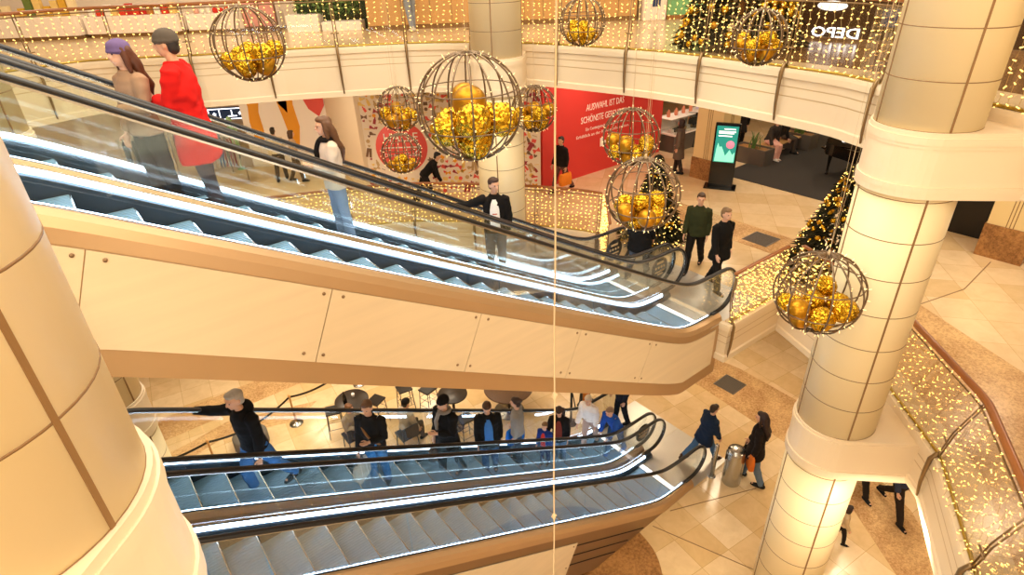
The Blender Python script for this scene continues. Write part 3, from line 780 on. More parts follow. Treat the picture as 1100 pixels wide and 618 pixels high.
def escalator(nmid, low, upper, near, label):
    global step_mesh
    t = thing('escalator', label, 'escalator', W(0, nmid, low), A, 'escalators between the floors')
    for e in (-1, 1):
        y = e*HW
        b = MB(); b.sweep(shift(frames_xz(rail_path(1.0, .42, 0)), y), ell, 0, smooth=True)
        h = obj('handrail', b, 'rubber', t)
        b = MB(); b.sweep(shift(frames_xz(rail_path(.972, .405, 0)), y), [(-.018, -.012), (.018, -.012), (.018, .012), (-.018, .012)], 0)
        obj('handrail_track', b, 'steel', h)
        # glass panels with thin open joints
        cuts = [-1.5]+[-1.28+1.62*i for i in range(7)]
        cuts = [c for c in cuts if c < 8.3]+[8.5]
        for i in range(len(cuts)-1):
            a, c = cuts[i]+.007, cuts[i+1]-.007
            ss = [a+(c-a)*q/8 for q in range(9)]
            pr = [(s, zline(s)+.13, zline(s)+.965) for s in ss]
            if i == len(cuts)-2:
                r = .41
                for q in range(1, 9):
                    dx = r*math.sin(PI/2*q/8)*.999; hh = math.sqrt(max(0, r*r-dx*dx)); zc = zline(8.5)+.965-r
                    pr.append((8.5+dx, max(zline(8.5)+.13, zc-hh), zc+hh))
            vs = []; fs = []
            for s, z0, z1 in pr:
                for yy in (y-.006, y+.006): vs += [(s, yy, z0), (s, yy, z1)]
            for q in range(len(pr)-1):
                o = q*4
                fs += [(o, o+4, o+5, o+1), (o+2, o+3, o+7, o+6), (o+1, o+5, o+7, o+3), (o, o+2, o+6, o+4)]
            fs += [(0, 1, 3, 2), (len(pr)*4-4, len(pr)*4-2, len(pr)*4-1, len(pr)*4-3)]
            b = MB(); b.add(vs, fs, 0)
            obj('glass_panel', b, 'glass', t)
        # outer deck, inner deck and skirt
        b = MB()
        b.sweep(vfr(y), [(e*.008, .145), (e*.045, .145), (e*.10, .10), (e*.128, .02), (e*.133, -.10), (e*.10, -.10), (e*.10, -.02), (e*.008, .10)], 0)
        obj('deck_cover', b, 'bronze', t)
        b = MB()
        b.sweep(vfr(y), [(-e*.008, .145), (-e*.03, .145), (-e*.032, .10), (-e*.075, .08), (-e*.085, .03), (-e*.008, .03)], 0)
        obj('inner_deck', b, 'steel_dark', t)
        b = MB(); b.sweep(vfr(y, [s for s in SS if -1.4 < s < 8.3]), [(-e*.026, .10), (-e*.026, .150), (-e*.036, .150), (-e*.054, .10)], 0)
        obj('light_strip', b, 'led_white', t)
        b = MB(); b.sweep(vfr(y), [(-e*.083, .07), (-e*.083, -.32), (-e*.07, -.32), (-e*.07, .07)], 0)
        obj('skirt', b, 'steel_dark', t)
    # moving steps
    if step_mesh is None:
        b = MB(); b.box((.2, 0, -.012), (.395, .90, .024), 0)
        for i in range(22): b.box((.2, -.43+i*.041, .003), (.39, .018, .008), 0)
        b.box((.005, 0, -.125), (.014, .90, .21), 1)
        b.box((.39, 0, .004), (.012, .90, .009), 2)
        step_mesh = b.mesh('step')
        for m in ('step_metal', 'step_riser', 'steel'): step_mesh.materials.append(MATS[m])
    i0 = -4
    for i in range(i0, 20):
        o = bpy.data.objects.new('step', step_mesh); COL.objects.link(o); o.parent = t; o.location = (i*STEP, 0, zline((i+1)*STEP))
    # combs and landing plates
    for s0, s1, nm in ((8.0, 8.12, 'comb'),):
        b = MB(); b.box((8.06, 0, .006), (.12, .96, .03), 0); obj('comb', b, 'screen_white', t)
    b = MB(); b.box((8.9, 0, -.005), (1.56, 1.36, .03), 0)
    obj('landing_plate', b, 'plate_metal', t)
    b = MB(); b.box((-1.4, 0, 4.415), (1.6, 1.2, .26), 0)
    obj('landing_plate', b, 'plate_metal', t)
    # truss: side walls and soffit
    b = MB(); ss = [s for s in SS if s >= -1.0]
    for e in (-1, 1):
        y = e*(HW+.122)
        vs = []
        for s in ss: vs += [(s, y, zline(s)-.10), (s, y, zb_(s, upper)), (s, y-e*.03, zline(s)-.10), (s, y-e*.03, zb_(s, upper))]
        fs = []
        for q in range(len(ss)-1):
            o = q*4; fs += [(o, o+1, o+5, o+4), (o+2, o+6, o+7, o+3), (o, o+4, o+6, o+2), (o+1, o+3, o+7, o+5)]
        b.add(vs, fs, 0)
    vs = []
    for s in ss: vs += [(s, -HW-.12, zb_(s, upper)), (s, HW+.12, zb_(s, upper))]
    b.add(vs, [(2*q, 2*q+1, 2*q+3, 2*q+2) for q in range(len(ss)-1)], 0)
    if upper: b.box((8.46, 0, -.6), (.03, 1.3, 1.0), 0)
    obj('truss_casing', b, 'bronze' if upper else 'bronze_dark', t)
    if near:
        y = -(HW+.122)-.014
        def cover(name, ss, zt, zl, m, th=.012):
            b = MB(); vs = []
            for s in ss: vs += [(s, y, zt(s)), (s, y, zl(s)), (s, y+th, zt(s)), (s, y+th, zl(s))]
            fs = []
            for q in range(len(ss)-1):
                o = q*4; fs += [(o, o+1, o+5, o+4), (o+2, o+6, o+7, o+3), (o, o+4, o+6, o+2), (o+1, o+3, o+7, o+5)]
            fs += [(0, 2, 3, 1), (len(vs)-4, len(vs)-3, len(vs)-1, len(vs)-2)]
            b.add(vs, fs, 0); return obj(name, b, m, t)
        if upper:
            joints = [-.05+1.63*i for i in range(5)]
            edges = [-1.0]+joints+[8.3]
            for q in range(len(edges)-1):
                a, c = edges[q]+.004, edges[q+1]-.004
                # joints stand square to the incline: sheared in z
                top = [a+(c-a)*k/10 for k in range(11)]
                b = MB(); vs = []
                for k, s in enumerate(top):
                    sl = 0.30 if (0 < q) else 0; sr = 0.30 if q < len(edges)-2 else 0
                    sb = s-(sl+(sr-sl)*k/10)
                    zt = zline(s)-.115; zl = max(zline(sb)-.965, -.86)
                    vs += [(s, y, zt), (sb, y, zl), (s, y+.012, zt), (sb, y+.012, zl)]
                fs = []
                for k in range(10):
                    o = k*4; fs += [(o, o+1, o+5, o+4), (o+2, o+6, o+7, o+3), (o, o+4, o+6, o+2), (o+1, o+3, o+7, o+5)]
                fs += [(0, 2, 3, 1), (40, 41, 43, 42)]
                b.add(vs, fs, 0); obj('side_panel', b, 'wood_cream', t)
            for j in joints:
                for d in (-.085, .085):
                    b = MB(); b.tube([(j+d, y-.008, zline(j+d)-.175), (j+d, y+.004, zline(j+d)-.175)], .016, 10); obj('bolt', b, 'bronze_dark', t)
                    j2 = j+d-.30
                    b = MB(); b.tube([(j2, y-.008, zline(j2)-.87), (j2, y+.004, zline(j2)-.87)], .016, 10); obj('bolt', b, 'bronze_dark', t)
        else:
            for k, (dz, hh) in enumerate(((-.38, .006), (-.62, .006), (-.86, .006))):
                ss2 = [s for s in SS if 4.5 < s and zline(s)+dz > zb_(s, upper)+.02]
                cover('panel_groove', ss2, lambda s: zline(s)+dz+hh, lambda s: zline(s)+dz-hh, 'black_gap', .02)
            y -= .008
            ss2 = [-1.0+(4.90+1.0)*k/40 for k in range(41)]+[4.90]
            cover('side_panel', [s for s in ss2 if s < 4.0]+[4.0+.9*k/12 for k in range(13)], lambda s: zline(s)-.30,
                  lambda s: min(zline(s)-.301, max(zb_(s, upper)+.02, 1.22-(4.9-s)*2.25 if s > 4.0 else -9)), 'wood_cream')
            for s, z in ((4.80, 1.20), (4.62, .78)):
                b = MB(); b.tube([(s, y-.008, z), (s, y+.004, z)], .014, 10); obj('bolt', b, 'bronze_dark', t)
    return t
m = mat('wood_cream', '#dfcbaa', 0.35, noise_amt=0.10, nscale=3)
nt = m.node_tree                                        # faint horizontal grain on the cream panels
for nd in nt.nodes:
    if nd.type == 'TEX_NOISE':
        mp = nt.nodes.new('ShaderNodeMapping'); mp.inputs['Scale'].default_value = (.2, 1, 3.5)
        src = [l.from_socket for l in nt.links if l.to_node == nd][0]
        nt.links.new(src, mp.inputs['Vector']); nt.links.new(mp.outputs[0], nd.inputs['Vector'])
escalator(5.42, L1, True, True, 'nearer of the two upper escalators, with the cream panelled flank')
escalator(6.79, L1, True, False, 'farther upper escalator, carrying the red coat and the black blazer')
escalator(5.42, L0, False, True, 'nearer of the two lower escalators, running empty')
escalator(6.79, L0, False, False, 'farther lower escalator, crowded with riders')
# ------------------------------------------------------------------ glass railings and light curtains
def resample(path, step):
    out = [Vector(path[0])]; acc = 0.0
    for a, c in zip(path, path[1:]):
        a, c = Vector(a), Vector(c); d = (c-a).length
        if d < 1e-6: continue
        pos = step-acc
        while pos <= d:
            out.append(a+(c-a)*(pos/d)); pos += step
        acc = d-(pos-step)
    return out
def plen(path): return sum((Vector(c)-Vector(a)).length for a, c in zip(path, path[1:]))
def at_len(path, L):
    for a, c in zip(path, path[1:]):
        a, c = Vector(a), Vector(c); d = (c-a).length
        if L <= d and d > 0: return a+(c-a)*(L/d), (c-a).normalized()
        L -= d
    a, c = Vector(path[-2]), Vector(path[-1])
    return c, (c-a).normalized()
def railing(path, z, label, clabel, sgn=1, lean=.2, rail='wood_rail', rr=.034, depth=.75, posts=None, dens=.13, mess=0.02, seed=1, bulb=.013, hgt=1.02, cgroup=None, ends=True, rows=9):
    L = plen(path); c0, _ = at_len(path, L/2)
    R = random.Random(seed)
    t = thing('glass_railing', label, 'railing', (0, 0, 0), A)
    t.location = W(c0.x, c0.y, z)
    O = Vector((c0.x, c0.y, 0))
    def P3(p, tn, inw, zz):       # inw: offset into the void
        nv = Vector((-tn.y, tn.x))*sgn
        return Vector((p.x+nv.x*inw, p.y+nv.y*inw, zz))-O
    k = max(6, int(L/.12)); smp = [at_len(path, L*i/k) for i in range(k+1)]
    b = MB(); b.tube([P3(p, tn, -lean, hgt) for p, tn in smp], rr, 10, rounded=True)
    obj('handrail', b, rail, t)
    b = MB(); b.tube([P3(p, tn, -lean+.05, hgt-.07) for p, tn in smp], .012, 6); obj('top_channel', b, 'bronze_post', t)
    b = MB(); b.tube([P3(p, tn, .0, .05) for p, tn in smp], .022, 6); obj('base_channel', b, 'gold_rail', t)
    nb = max(1, round(L/1.55)); posts = posts or [L*i/nb for i in range(nb+1)]
    for a, c in zip(posts, posts[1:]):
        q = max(1, int((c-a)/.35)); fr = [at_len(path, a+.03+(c-a-.06)*i/q) for i in range(q+1)]
        vs = []
        for p, tn in fr: vs += [P3(p, tn, -.006, .07), P3(p, tn, -lean+.044, hgt-.07), P3(p, tn, .006, .07), P3(p, tn, -lean+.056, hgt-.07)]
        fs = []
        for i in range(q):
            o = i*4; fs += [(o, o+1, o+5, o+4), (o+2, o+6, o+7, o+3), (o+1, o+3, o+7, o+5), (o, o+4, o+6, o+2)]
        fs += [(0, 2, 3, 1), (len(vs)-4, len(vs)-3, len(vs)-1, len(vs)-2)]
        b = MB(); b.add(vs, fs, 0); obj('glass_panel', b, 'glass_rail', t)
    for a in posts:
        if not ends and (a < .01 or a > L-.01): continue
        p, tn = at_len(path, a); e = tn
        b = MB()
        for d in (-.028, .028):
            pp = p+e*d
            b.tube([P3(pp, tn, .03, .05), P3(pp, tn, -.03, .45), P3(pp, tn, -lean+.02, hgt-.03)], .011, 6)
        b.tube([P3(p-e*.09, tn, .02, .32), P3(p+e*.09, tn, .02, .32)], .012, 6)
        # curved bracket down the face of the floor edge
        b.tube([P3(p, tn, .05, .08), P3(p, tn, .10, -.02), P3(p, tn, .105, -.25), P3(p, tn, .10, -depth*.6), P3(p, tn, .075, -depth+.06)], [.03, .032, .028, .024, .016], 8, rounded=True)
        obj('post', b, 'bronze_post', t)
    # curtain of warm lights hung over the glass
    cur = thing('light_curtain', clabel, 'string lights', W(c0.x, c0.y, z), A, cgroup)
    wb, lb = MB(), MB()
    ns = int(L/dens)
    for i in range(ns+1):
        p, tn = at_len(path, L*i/max(1, ns)); pts = []
        for r in range(rows):
            f = r/(rows-1); zz = hgt-.03-f*(hgt-.03)+R.uniform(-.03, .03)
            jx = R.uniform(-mess, mess); off = .035-lean*(zz/hgt)+R.uniform(0, mess*.6)
            q = P3(p+tn*jx, tn, off, max(-.02, zz)); pts.append(q)
            d = Vector((R.uniform(-1, 1), R.uniform(-1, 1), R.uniform(-.6, .6))).normalized()*bulb*2.2
            lb.tube([q-d, q+d], [bulb*.9, bulb*.6], 5)
        wb.tube(pts, .0035, 3, cap=False)
    obj('wires', wb, 'wire_thin', cur, fix=False)
    o = obj('light_bulbs', lb, 'bulb_warm', cur, fix=False); o['kind'] = 'stuff'
    return t
def sub(path, lo, hi): return [p for p in path if lo(p) and hi(p)]
pR2 = [p for p in void2[:i_mc] if 5.5 <= p[0] and p[1] < 2.7]
pA2 = [p for p in void2[:i_mc+1] if p[1] >= 3.1]
pB2 = void2[i_mc+1:-6]
railing(pR2, L2, 'upper gallery glass railing at the right edge behind the column', 'warm light curtain on the upper railing at the right edge', seed=2, lean=.1, depth=.8, dens=.11, bulb=.0085, rows=12)
railing(pA2, L2, 'upper gallery glass railing between the middle and right columns', 'warm light curtain on the upper railing between the two round columns', seed=3, lean=.08, depth=.8, dens=.125, bulb=.0085, rows=13)
railing(pB2, L2, 'upper gallery glass railing across the back left', 'warm light curtain on the upper railing at the back left', seed=4, lean=.08, depth=1.0, dens=.15, bulb=.009, rows=11)
pr1 = right1
railing(pr1, L1, 'brown-topped glass railing of the right middle gallery', 'dense light net on the railing at the lower right', seed=5, lean=.22, rr=.048, dens=.11, mess=.09, bulb=.0065, rows=13, posts=[0, 1.355, 3.083, 5.374])
railing([(9.3, 2.7), (9.8, 3.7), (10.19, 4.5)], L1, 'short glass railing behind the hanging wire sphere near the right column', 'light net between corner post and right column', seed=6, lean=.2, dens=.08, mess=.05)
railing([(10.15, 4.58), (8.5, 4.62)], L1, 'glass railing beside the foot of the upper escalator', 'dense light net beside the foot of the upper escalator', seed=7, lean=.03, dens=.075, mess=.05, bulb=.009, rows=13)
railing([(8.5, 7.66), (9.62, 8.82)], L1, 'short glass railing by the round escalator sign', 'light net behind the round escalator sign', seed=8, lean=.05, dens=.06, mess=.05)
railing(catmull([(9.6, 8.95), (9.35, 9.5), (8.69, 10.5), (7.86, 11.5), (7.36, 12.05), (6.4, 12.9), (4.6, 13.8), (3.0, 14.5), (1.0, 15.4)], 3), L1, 'brown-topped glass railing along the back of the middle floor', 'light curtain on the back railing of the middle floor', seed=9, lean=.12, dens=.11, bulb=.010, rows=11)

# ------------------------------------------------------------------ wire spheres with gold baubles
bm = bmesh.new(); bmesh.ops.create_icosphere(bm, subdivisions=3, radius=1.0)
me_s = bpy.data.meshes.new('gold_bauble'); bm.to_mesh(me_s); bm.free()
me_s.polygons.foreach_set('use_smooth', [True]*len(me_s.polygons)); me_s.materials.append(MATS['gold_smooth'])
bm = bmesh.new(); bmesh.ops.create_icosphere(bm, subdivisions=4, radius=1.0)
for v in bm.verts:
    a = noise.cell(v.co*9); q = noise.noise(v.co*15)
    v.co *= 1.0+0.07*q+0.06*(a-.5)
me_g = bpy.data.meshes.new('gold_bauble'); bm.to_mesh(me_g); bm.free(); me_g.materials.append(MATS['gold_glitter'])
for me in (me_s, me_g):       # metal cap and loop as part of the ball's crown
    pass
def wire_sphere(c, R, label, key, nrib=14, nb=9, seed=1, top=13.95, lights=9, baub=.30, tube=.012):
    rr = random.Random(seed); c = Vector(c)
    t = thing('wire_sphere', label, 'hanging decoration', c, rr.random())
    b = MB()
    for i in range(nrib):
        th = 2*PI*i/nrib; pts = []
        for k in range(25):
            ph = -PI/2+.06+(PI-.12)*k/24
            pts.append((R*math.cos(ph)*math.cos(th), R*math.cos(ph)*math.sin(th), R*math.sin(ph)))
        b.tube(pts, tube, 6)
    for zz in (-.32, .34):
        r2 = R*math.sqrt(1-zz*zz)*.985
        b.tube([(r2*math.cos(2*PI*i/40), r2*math.sin(2*PI*i/40), R*zz) for i in range(40)], tube*.7, 6, closed=True)
    for zz in (-.975, .975):
        r2 = R*math.sqrt(1-zz*zz)
        b.tube([(r2*math.cos(2*PI*i/20), r2*math.sin(2*PI*i/20), R*zz) for i in range(20)], tube*1.1, 6, closed=True)
    obj('wire_frame', b, 'orb_wire', t)
    b = MB()
    for i in range(nrib):
        for k in range(lights):
            th = 2*PI*i/nrib+rr.uniform(-.03, .03); ph = -1.3+2.6*(k+rr.random())/lights
            d = Vector((math.cos(ph)*math.cos(th), math.cos(ph)*math.sin(th), math.sin(ph)))
            b.tube([d*(R+.008), d*(R+.026+.01*rr.random())+Vector((rr.uniform(-.01, .01), rr.uniform(-.01, .01), rr.uniform(-.01, .01)))], [.0038, .003], 5)
    o = obj('fairy_lights', b, 'bulb_fairy', t, fix=False); o['kind'] = 'stuff'
    b = MB(); b.tube([(0, 0, R*.97), (0, 0, R+.06)], .014, 8); b.tube([(0, 0, R+.05), (0, 0, top-c.z)], .003, 5)
    for s in (-.05, .05): b.tube([(s*.3, 0, R), (s, s, R+1.2), (s, s, top-c.z)], .0014, 4)
    obj('hanging_wire', b, 'cord_white', t)
    # settle the balls in the lower half by simple relaxation
    ps = []
    for i in range(nb):
        r = R*baub*rr.uniform(.8, 1.05); ps.append([Vector((rr.uniform(-.4, .4)*R, rr.uniform(-.4, .4)*R, rr.uniform(-.5, 0)*R)), r])
    for it in range(260):
        for i, (p, r) in enumerate(ps):
            p.z -= .008*R
            for j, (q, s) in enumerate(ps):
                if j != i:
                    d = p-q; l = d.length
                    if l < r+s and l > 1e-6: p += d/l*(r+s-l)*.5; q -= d/l*(r+s-l)*.5
            l = p.length
            if l > R-r-.01: p *= (R-r-.01)/l
    for i, (p, r) in enumerate(ps):
        sm = i % 3 == 2
        o = bpy.data.objects.new('gold_bauble', me_s if sm else me_g); COL.objects.link(o)
        o.location = c+p; o.scale = (r, r, r); o.rotation_euler = (rr.random()*6, rr.random()*6, rr.random()*6)
        tag(o, ('smooth matt gold bauble inside ' if sm else 'glittering crinkled gold bauble inside ')+key, 'bauble', ('smooth gold baubles in ' if sm else 'crinkled gold baubles in ')+key)
    return t
def px_ray(x, y):
    f = 630.0; dx, dy = 42.0, 1121.0; D = math.hypot(dx, dy); p = math.atan(f/D); cr, sr = dy/D, dx/D
    F = Vector((0, math.cos(p), -math.sin(p))); U0 = Vector((0, math.sin(p), math.cos(p))); R0 = Vector((1, 0, 0))
    return F+(cr*R0-sr*U0)*((x-550)/f)-(sr*R0+cr*U0)*((y-309)/f)
EYE = Vector((0, 0, 10.07))
ORBS = [((-3.74, 9.35, 9.09), .51, 'wire sphere of gold baubles hanging beside the red coat', 'the wire sphere beside the red coat', 9, .30),
        ((-2.23, 12.63, 7.38), .45, 'wire sphere of gold baubles in front of the patterned wall, left of the largest', 'the wire sphere left of the largest one', 9, .32),
        ((-2.16, 11.85, 6.66), .40, 'wire sphere of gold baubles in front of the lower half of the red circle', 'the sphere over the red circle', 9, .27),
        ((-.42, 7.14, 8.54), .62, 'largest wire sphere of gold baubles, over the upper escalators', 'the largest wire sphere', 8, .36),
        ((.58, 12.05, 7.41), .45, 'wire sphere of gold baubles just right of the middle column', 'the wire sphere right of the middle column', 9, .33),
        ((1.44, 11.46, 9.03), .40, 'wire sphere of gold baubles cut by the top edge in front of the upper railing', 'the wire sphere before the upper railing', 8, .29),
        ((2.23, 10.44, 7.21), .50, 'wire sphere of gold baubles in front of the red wall lettering', 'the wire sphere before the red wall', 12, .28),
        ((1.665, 6.88, 7.46), .45, 'wire sphere of gold baubles in front of the golden fir and black coat', 'the wire sphere before the golden fir', 8, .30),
        ((3.45, 8.45, 9.03), .35, 'wire sphere of gold baubles in front of the big glittering tree', 'the wire sphere before the big tree', 11, .30),
        ((3.66, 6.01, 6.47), .50, 'wire sphere of gold baubles hanging beside the right column', 'the wire sphere beside the right column', 11, .29)]
for i, (c, R, l, key, nb, bs) in enumerate(ORBS):
    wire_sphere(c, R, l, key, nrib=16 if R > .6 else 14, nb=nb, seed=11+i, baub=bs, tube=.011 if R < .6 else .011, lights=10 if R > .6 else 7)
# the long knotted rope in the middle of the void
d = px_ray(596, 300); d = d/math.hypot(d.x, d.y); rp = EYE+d*2.6
t = thing('hanging_rope', 'pale knotted rope hanging straight down through the middle of the atrium', 'rope', (rp.x, rp.y, 4.4))
b = MB(); b.tube([(math.sin(k*.9)*.002, math.cos(k*.7)*.002, k*.15) for k in range(65)], [.0046]*65, 8)
obj('cord', b, 'cord_white', t)
for zz in (2.5, 3.5):
    b = MB(); b.ball((0, 0, zz), (.013, .013, .03), 10, 8); b.tube([(-.012, .004, zz-.01), (.013, -.004, zz+.012)], .006, 6, rounded=True); obj('knot', b, 'cord_white', t)
# ------------------------------------------------------------------ lettering
def letters(name, txt, m, parent, loc, rot, width=None, size=.2, align='CENTER', th=.006, mirror=False):
    cu = bpy.data.curves.new('letters', 'FONT'); cu.body = txt; cu.size = size; cu.align_x = align; cu.extrude = th; cu.resolution_u = 2
    o = bpy.data.objects.new('letters', cu); COL.objects.link(o)
    dg = bpy.context.evaluated_depsgraph_get(); me = bpy.data.meshes.new_from_object(o.evaluated_get(dg)); me.name = name
    bpy.data.objects.remove(o); bpy.data.curves.remove(cu)
    xs = [v.co.x for v in me.vertices]
    k = width/(max(xs)-min(xs)) if width else 1.0
    for v in me.vertices:
        v.co.x *= k*(-1 if mirror else 1)
    me.materials.clear(); me.materials.append(MATS[m])
    q = bpy.data.objects.new(name, me); COL.objects.link(q); q.parent = parent; q.location = loc; q.rotation_euler = rot
    return q
UPR = (PI/2, 0, 0)                         # text standing up, facing -y
# ------------------------------------------------------------------ middle floor: hoarding, mural, shop behind
wz = 3.6
t = thing('hoarding', 'red shop hoarding with white German lettering', 'hoarding', W(10.8, 12.36, L1), A)
b = MB(); b.box((2.62, 0, wz/2-.02), (5.24, .12, wz-.04)); obj('board', b, 'red_wall', t)
letters('lettering', 'AUSWAHL IST DAS', 'white_print', t, (2.50, -.062, 1.94), UPR, 1.62, .27, th=.004)
letters('lettering', 'SCHÖNSTE GESCHENK', 'white_print', t, (2.46, -.062, 1.60), UPR, 1.95, .27, th=.004)
letters('lettering', 'Ein Centergutschein passt immer.', 'white_print', t, (2.50, -.062, 1.36), UPR, 1.62, .13, th=.003)
letters('lettering', 'Erhältlich an der Kundeninformation.', 'white_print', t, (2.46, -.062, 1.18), UPR, 2.3, .13, th=.003)
b = MB(); b.bbox((2.40, -.064, .90), (.15, .01, .26), .004); b.bbox((2.54, -.064, .86), (.07, .01, .14), .003); obj('emblem', b, 'white_print', t)
# mural wall
R = random.Random(5)
t = thing('mural_wall', 'white wall printed with colourful little presents and clothes around a red circle', 'mural', (-3.95, 16.3, L1), 0)
b = MB(); b.box((2.45, .06, wz/2-.02), (4.9, .12, wz-.04)); obj('board', b, 'wall_white', t)
cols = ['red_print', 'orange_print', 'tan_print', 'wine_print', 'brown_print', 'yellow_print']
ill = MB()
def flat(poly, c, s, a, m):
    pts = [(c[0]+(x*math.cos(a)-z*math.sin(a))*s, c[1]+(x*math.sin(a)+z*math.cos(a))*s) for x, z in poly]
    n = len(pts); o = [(x, -.001, z) for x, z in pts]+[(x, -.007, z) for x, z in pts]
    ill.add(o, [tuple(range(n, 2*n))]+[(i, (i+1) % n, (i+1) % n+n, i+n) for i in range(n)], m)
heart = [(0, -1), (.9, .1), (.85, .65), (.45, .8), (0, .4), (-.45, .8), (-.85, .65), (-.9, .1)]
star = [(math.sin(i*PI/5)*(1 if i % 2 == 0 else .5), math.cos(i*PI/5)*(1 if i % 2 == 0 else .5)) for i in range(10)]
pants = [(-.5, 1), (.5, 1), (.65, -1), (.15, -1), (0, .4), (-.15, -1), (-.65, -1)]
shirt = [(-.4, 1), (.4, 1), (1, .5), (.75, .1), (.5, .35), (.5, -1), (-.5, -1), (-.5, .35), (-.75, .1), (-1, .5)]
bottle = [(-.2, 1), (.2, 1), (.2, .5), (.4, .2), (.4, -1), (-.4, -1), (-.4, .2), (-.2, .5)]
shoe = [(-.9, .5), (-.3, .5), (.2, 0), (.95, -.15), (1, -.5), (-.95, -.5)]
boxp = [(-.8, -.6), (.8, -.6), (.8, .6), (-.8, .6)]
ring = [(math.cos(i*PI/6)*.8, math.sin(i*PI/6)*.8) for i in range(12)]
bow = [(0, .15), (.9, .7), (.9, -.7), (0, -.15), (-.9, -.7), (-.9, .7)]
stick = [(-1, -.12), (1, -.12), (1, .12), (-1, .12)]
kinds = [(heart, .075), (star, .13), (pants, .2), (shirt, .16), (bottle, .14), (shoe, .13), (boxp, .12), (ring, .1), (bow, .14), (stick, .12), (stick, .09), (heart, .06)]
for i in range(33):
    for j in range(21):
        x = .1+i*.155+R.uniform(-.05, .05); z = .12+j*.165+R.uniform(-.05, .05)
        if (x-1.01)**2+(z-1.37)**2 < .84**2 or x > 4.82: continue
        p, s = kinds[R.randrange(len(kinds))]
        if p in (pants, shirt) and R.random() < .4: p, s = heart, .06
        flat(p, (x, z), s*R.uniform(.75, 1.0)*.78, R.uniform(-.6, .6), R.randrange(6))
obj('illustrations', ill, cols, t)
b = MB(); b.tube([(1.01, 0, 1.37), (1.01, -.012, 1.37)], .72, 40); obj('red_circle', b, 'red_print', t)
letters('lettering', 'HALLE', 'white_print', t, (1.01, -.0125, 1.55), UPR, .95, .34, th=.003)
b = MB(); b.box((1.0, -.015, 1.38), (1.1, .008, .03))
for e in (1, -1): 
    b.box((1.47, -.015, 1.38+e*.075), (.24, .008, .03), R=Matrix.Rotation(e*PI/4, 3, 'Y'))
obj('arrow', b, 'white_print', t)
letters('lettering', 'Die neue Vielfalt', 'white_print', t, (1.01, -.0125, 1.12), UPR, 1.0, .15, th=.002)
# beige return wall and white wall with brushed orange figures
def wwall(name, p, q, z0, z1, m, label, th=.15):
    b = MB(); v = Vector((q[0]-p[0], q[1]-p[1], 0)); b.box((0, 0, (z1-z0)/2), (v.length, th, z1-z0))
    return struct(name, b, m, label, 'wall', ((p[0]+q[0])/2, (p[1]+q[1])/2, z0), math.atan2(v.y, v.x))
wwall('wall_return', (-5.75, 19.5), (-4.05, 16.5), L1, L2-.63, 'wall_beige', 'plain beige wall running back beside the patterned wall')
t = thing('poster_wall', 'white wall with big brushed orange and red figures behind the upper escalators', 'mural', (-8.6, 19.55, L1), 0)
b = MB(); b.box((1.4, .05, wz/2-.02), (2.8, .1, wz-.04)); obj('board', b, 'white_print', t)
def blob(x0, z0, pts, m):
    b = MB(); n = len(pts); o = [(x0+x, -.002, z0+z) for x, z in pts]+[(x0+x, -.012, z0+z) for x, z in pts]
    b.add(o, [tuple(range(n, 2*n))]+[(i, (i+1) % n, (i+1) % n+n, i+n) for i in range(n)]); obj('painted_figure', b, m, t)
blob(.42, .7, [(-.12, 0), (.1, -.05), (.2, .5), (.16, 1.1), (.25, 1.5), (.16, 1.95), (-.1, 2.0), (-.25, 1.7), (-.14, 1.3), (-.2, .8)], 'orange_print')
blob(1.52, .5, [(-.1, 0), (.16, .1), (.3, .8), (.22, 1.5), (.3, 2.3), (.05, 2.5), (-.06, 1.7), (-.34, 1.9), (-.2, 1.2), (-.12, .7)], 'orange_print')
blob(1.42, 2.05, [(-.14, 0), (.1, -.3), (.16, .3), (.02, .85), (-.16, .8)], 'wine_print')
blob(2.32, 1.75, [(-.1, .1), (.2, -.15), (.42, .2), (.46, 1.3), (-.42, 1.3), (-.3, .6)], 'red_print')
# blue star sign over the left shop
t = thing('neon_sign', 'dark blue sign outlined in white with stars, behind the red coat', 'sign', (-9.5, 20.6, 5.55), .12)
b = MB(); b.bbox((0, 0, .2), (1.25, .1, .42), .02); obj('sign_board', b, 'sign_blue', t)
b = MB()
for z in (.03, .37): b.box((0, -.055, z), (1.2, .012, .025))
for x in (-.6, -.25, .6): b.box((x, -.055, .2), (.025, .012, .36))
b.box((.15, -.055, .12), (.3, .012, .03)); b.box((.15, -.055, .22), (.03, .012, .2))
for x in (-.42, .42):
    pts = [(x+px*.07, .2+pz*.07) for px, pz in star]; n = 10
    b.add([(a, -.05, c) for a, c in pts]+[(a, -.062, c) for a, c in pts], [tuple(range(n, 20))]+[(i, (i+1) % n, (i+1) % n+n, i+n) for i in range(n)])
obj('sign_outline', b, 'sign_white', t)
b = MB(); b.box((0, 0, -.7), (.06, .06, 1.4)); obj('sign_post', b, 'steel_dark', t)
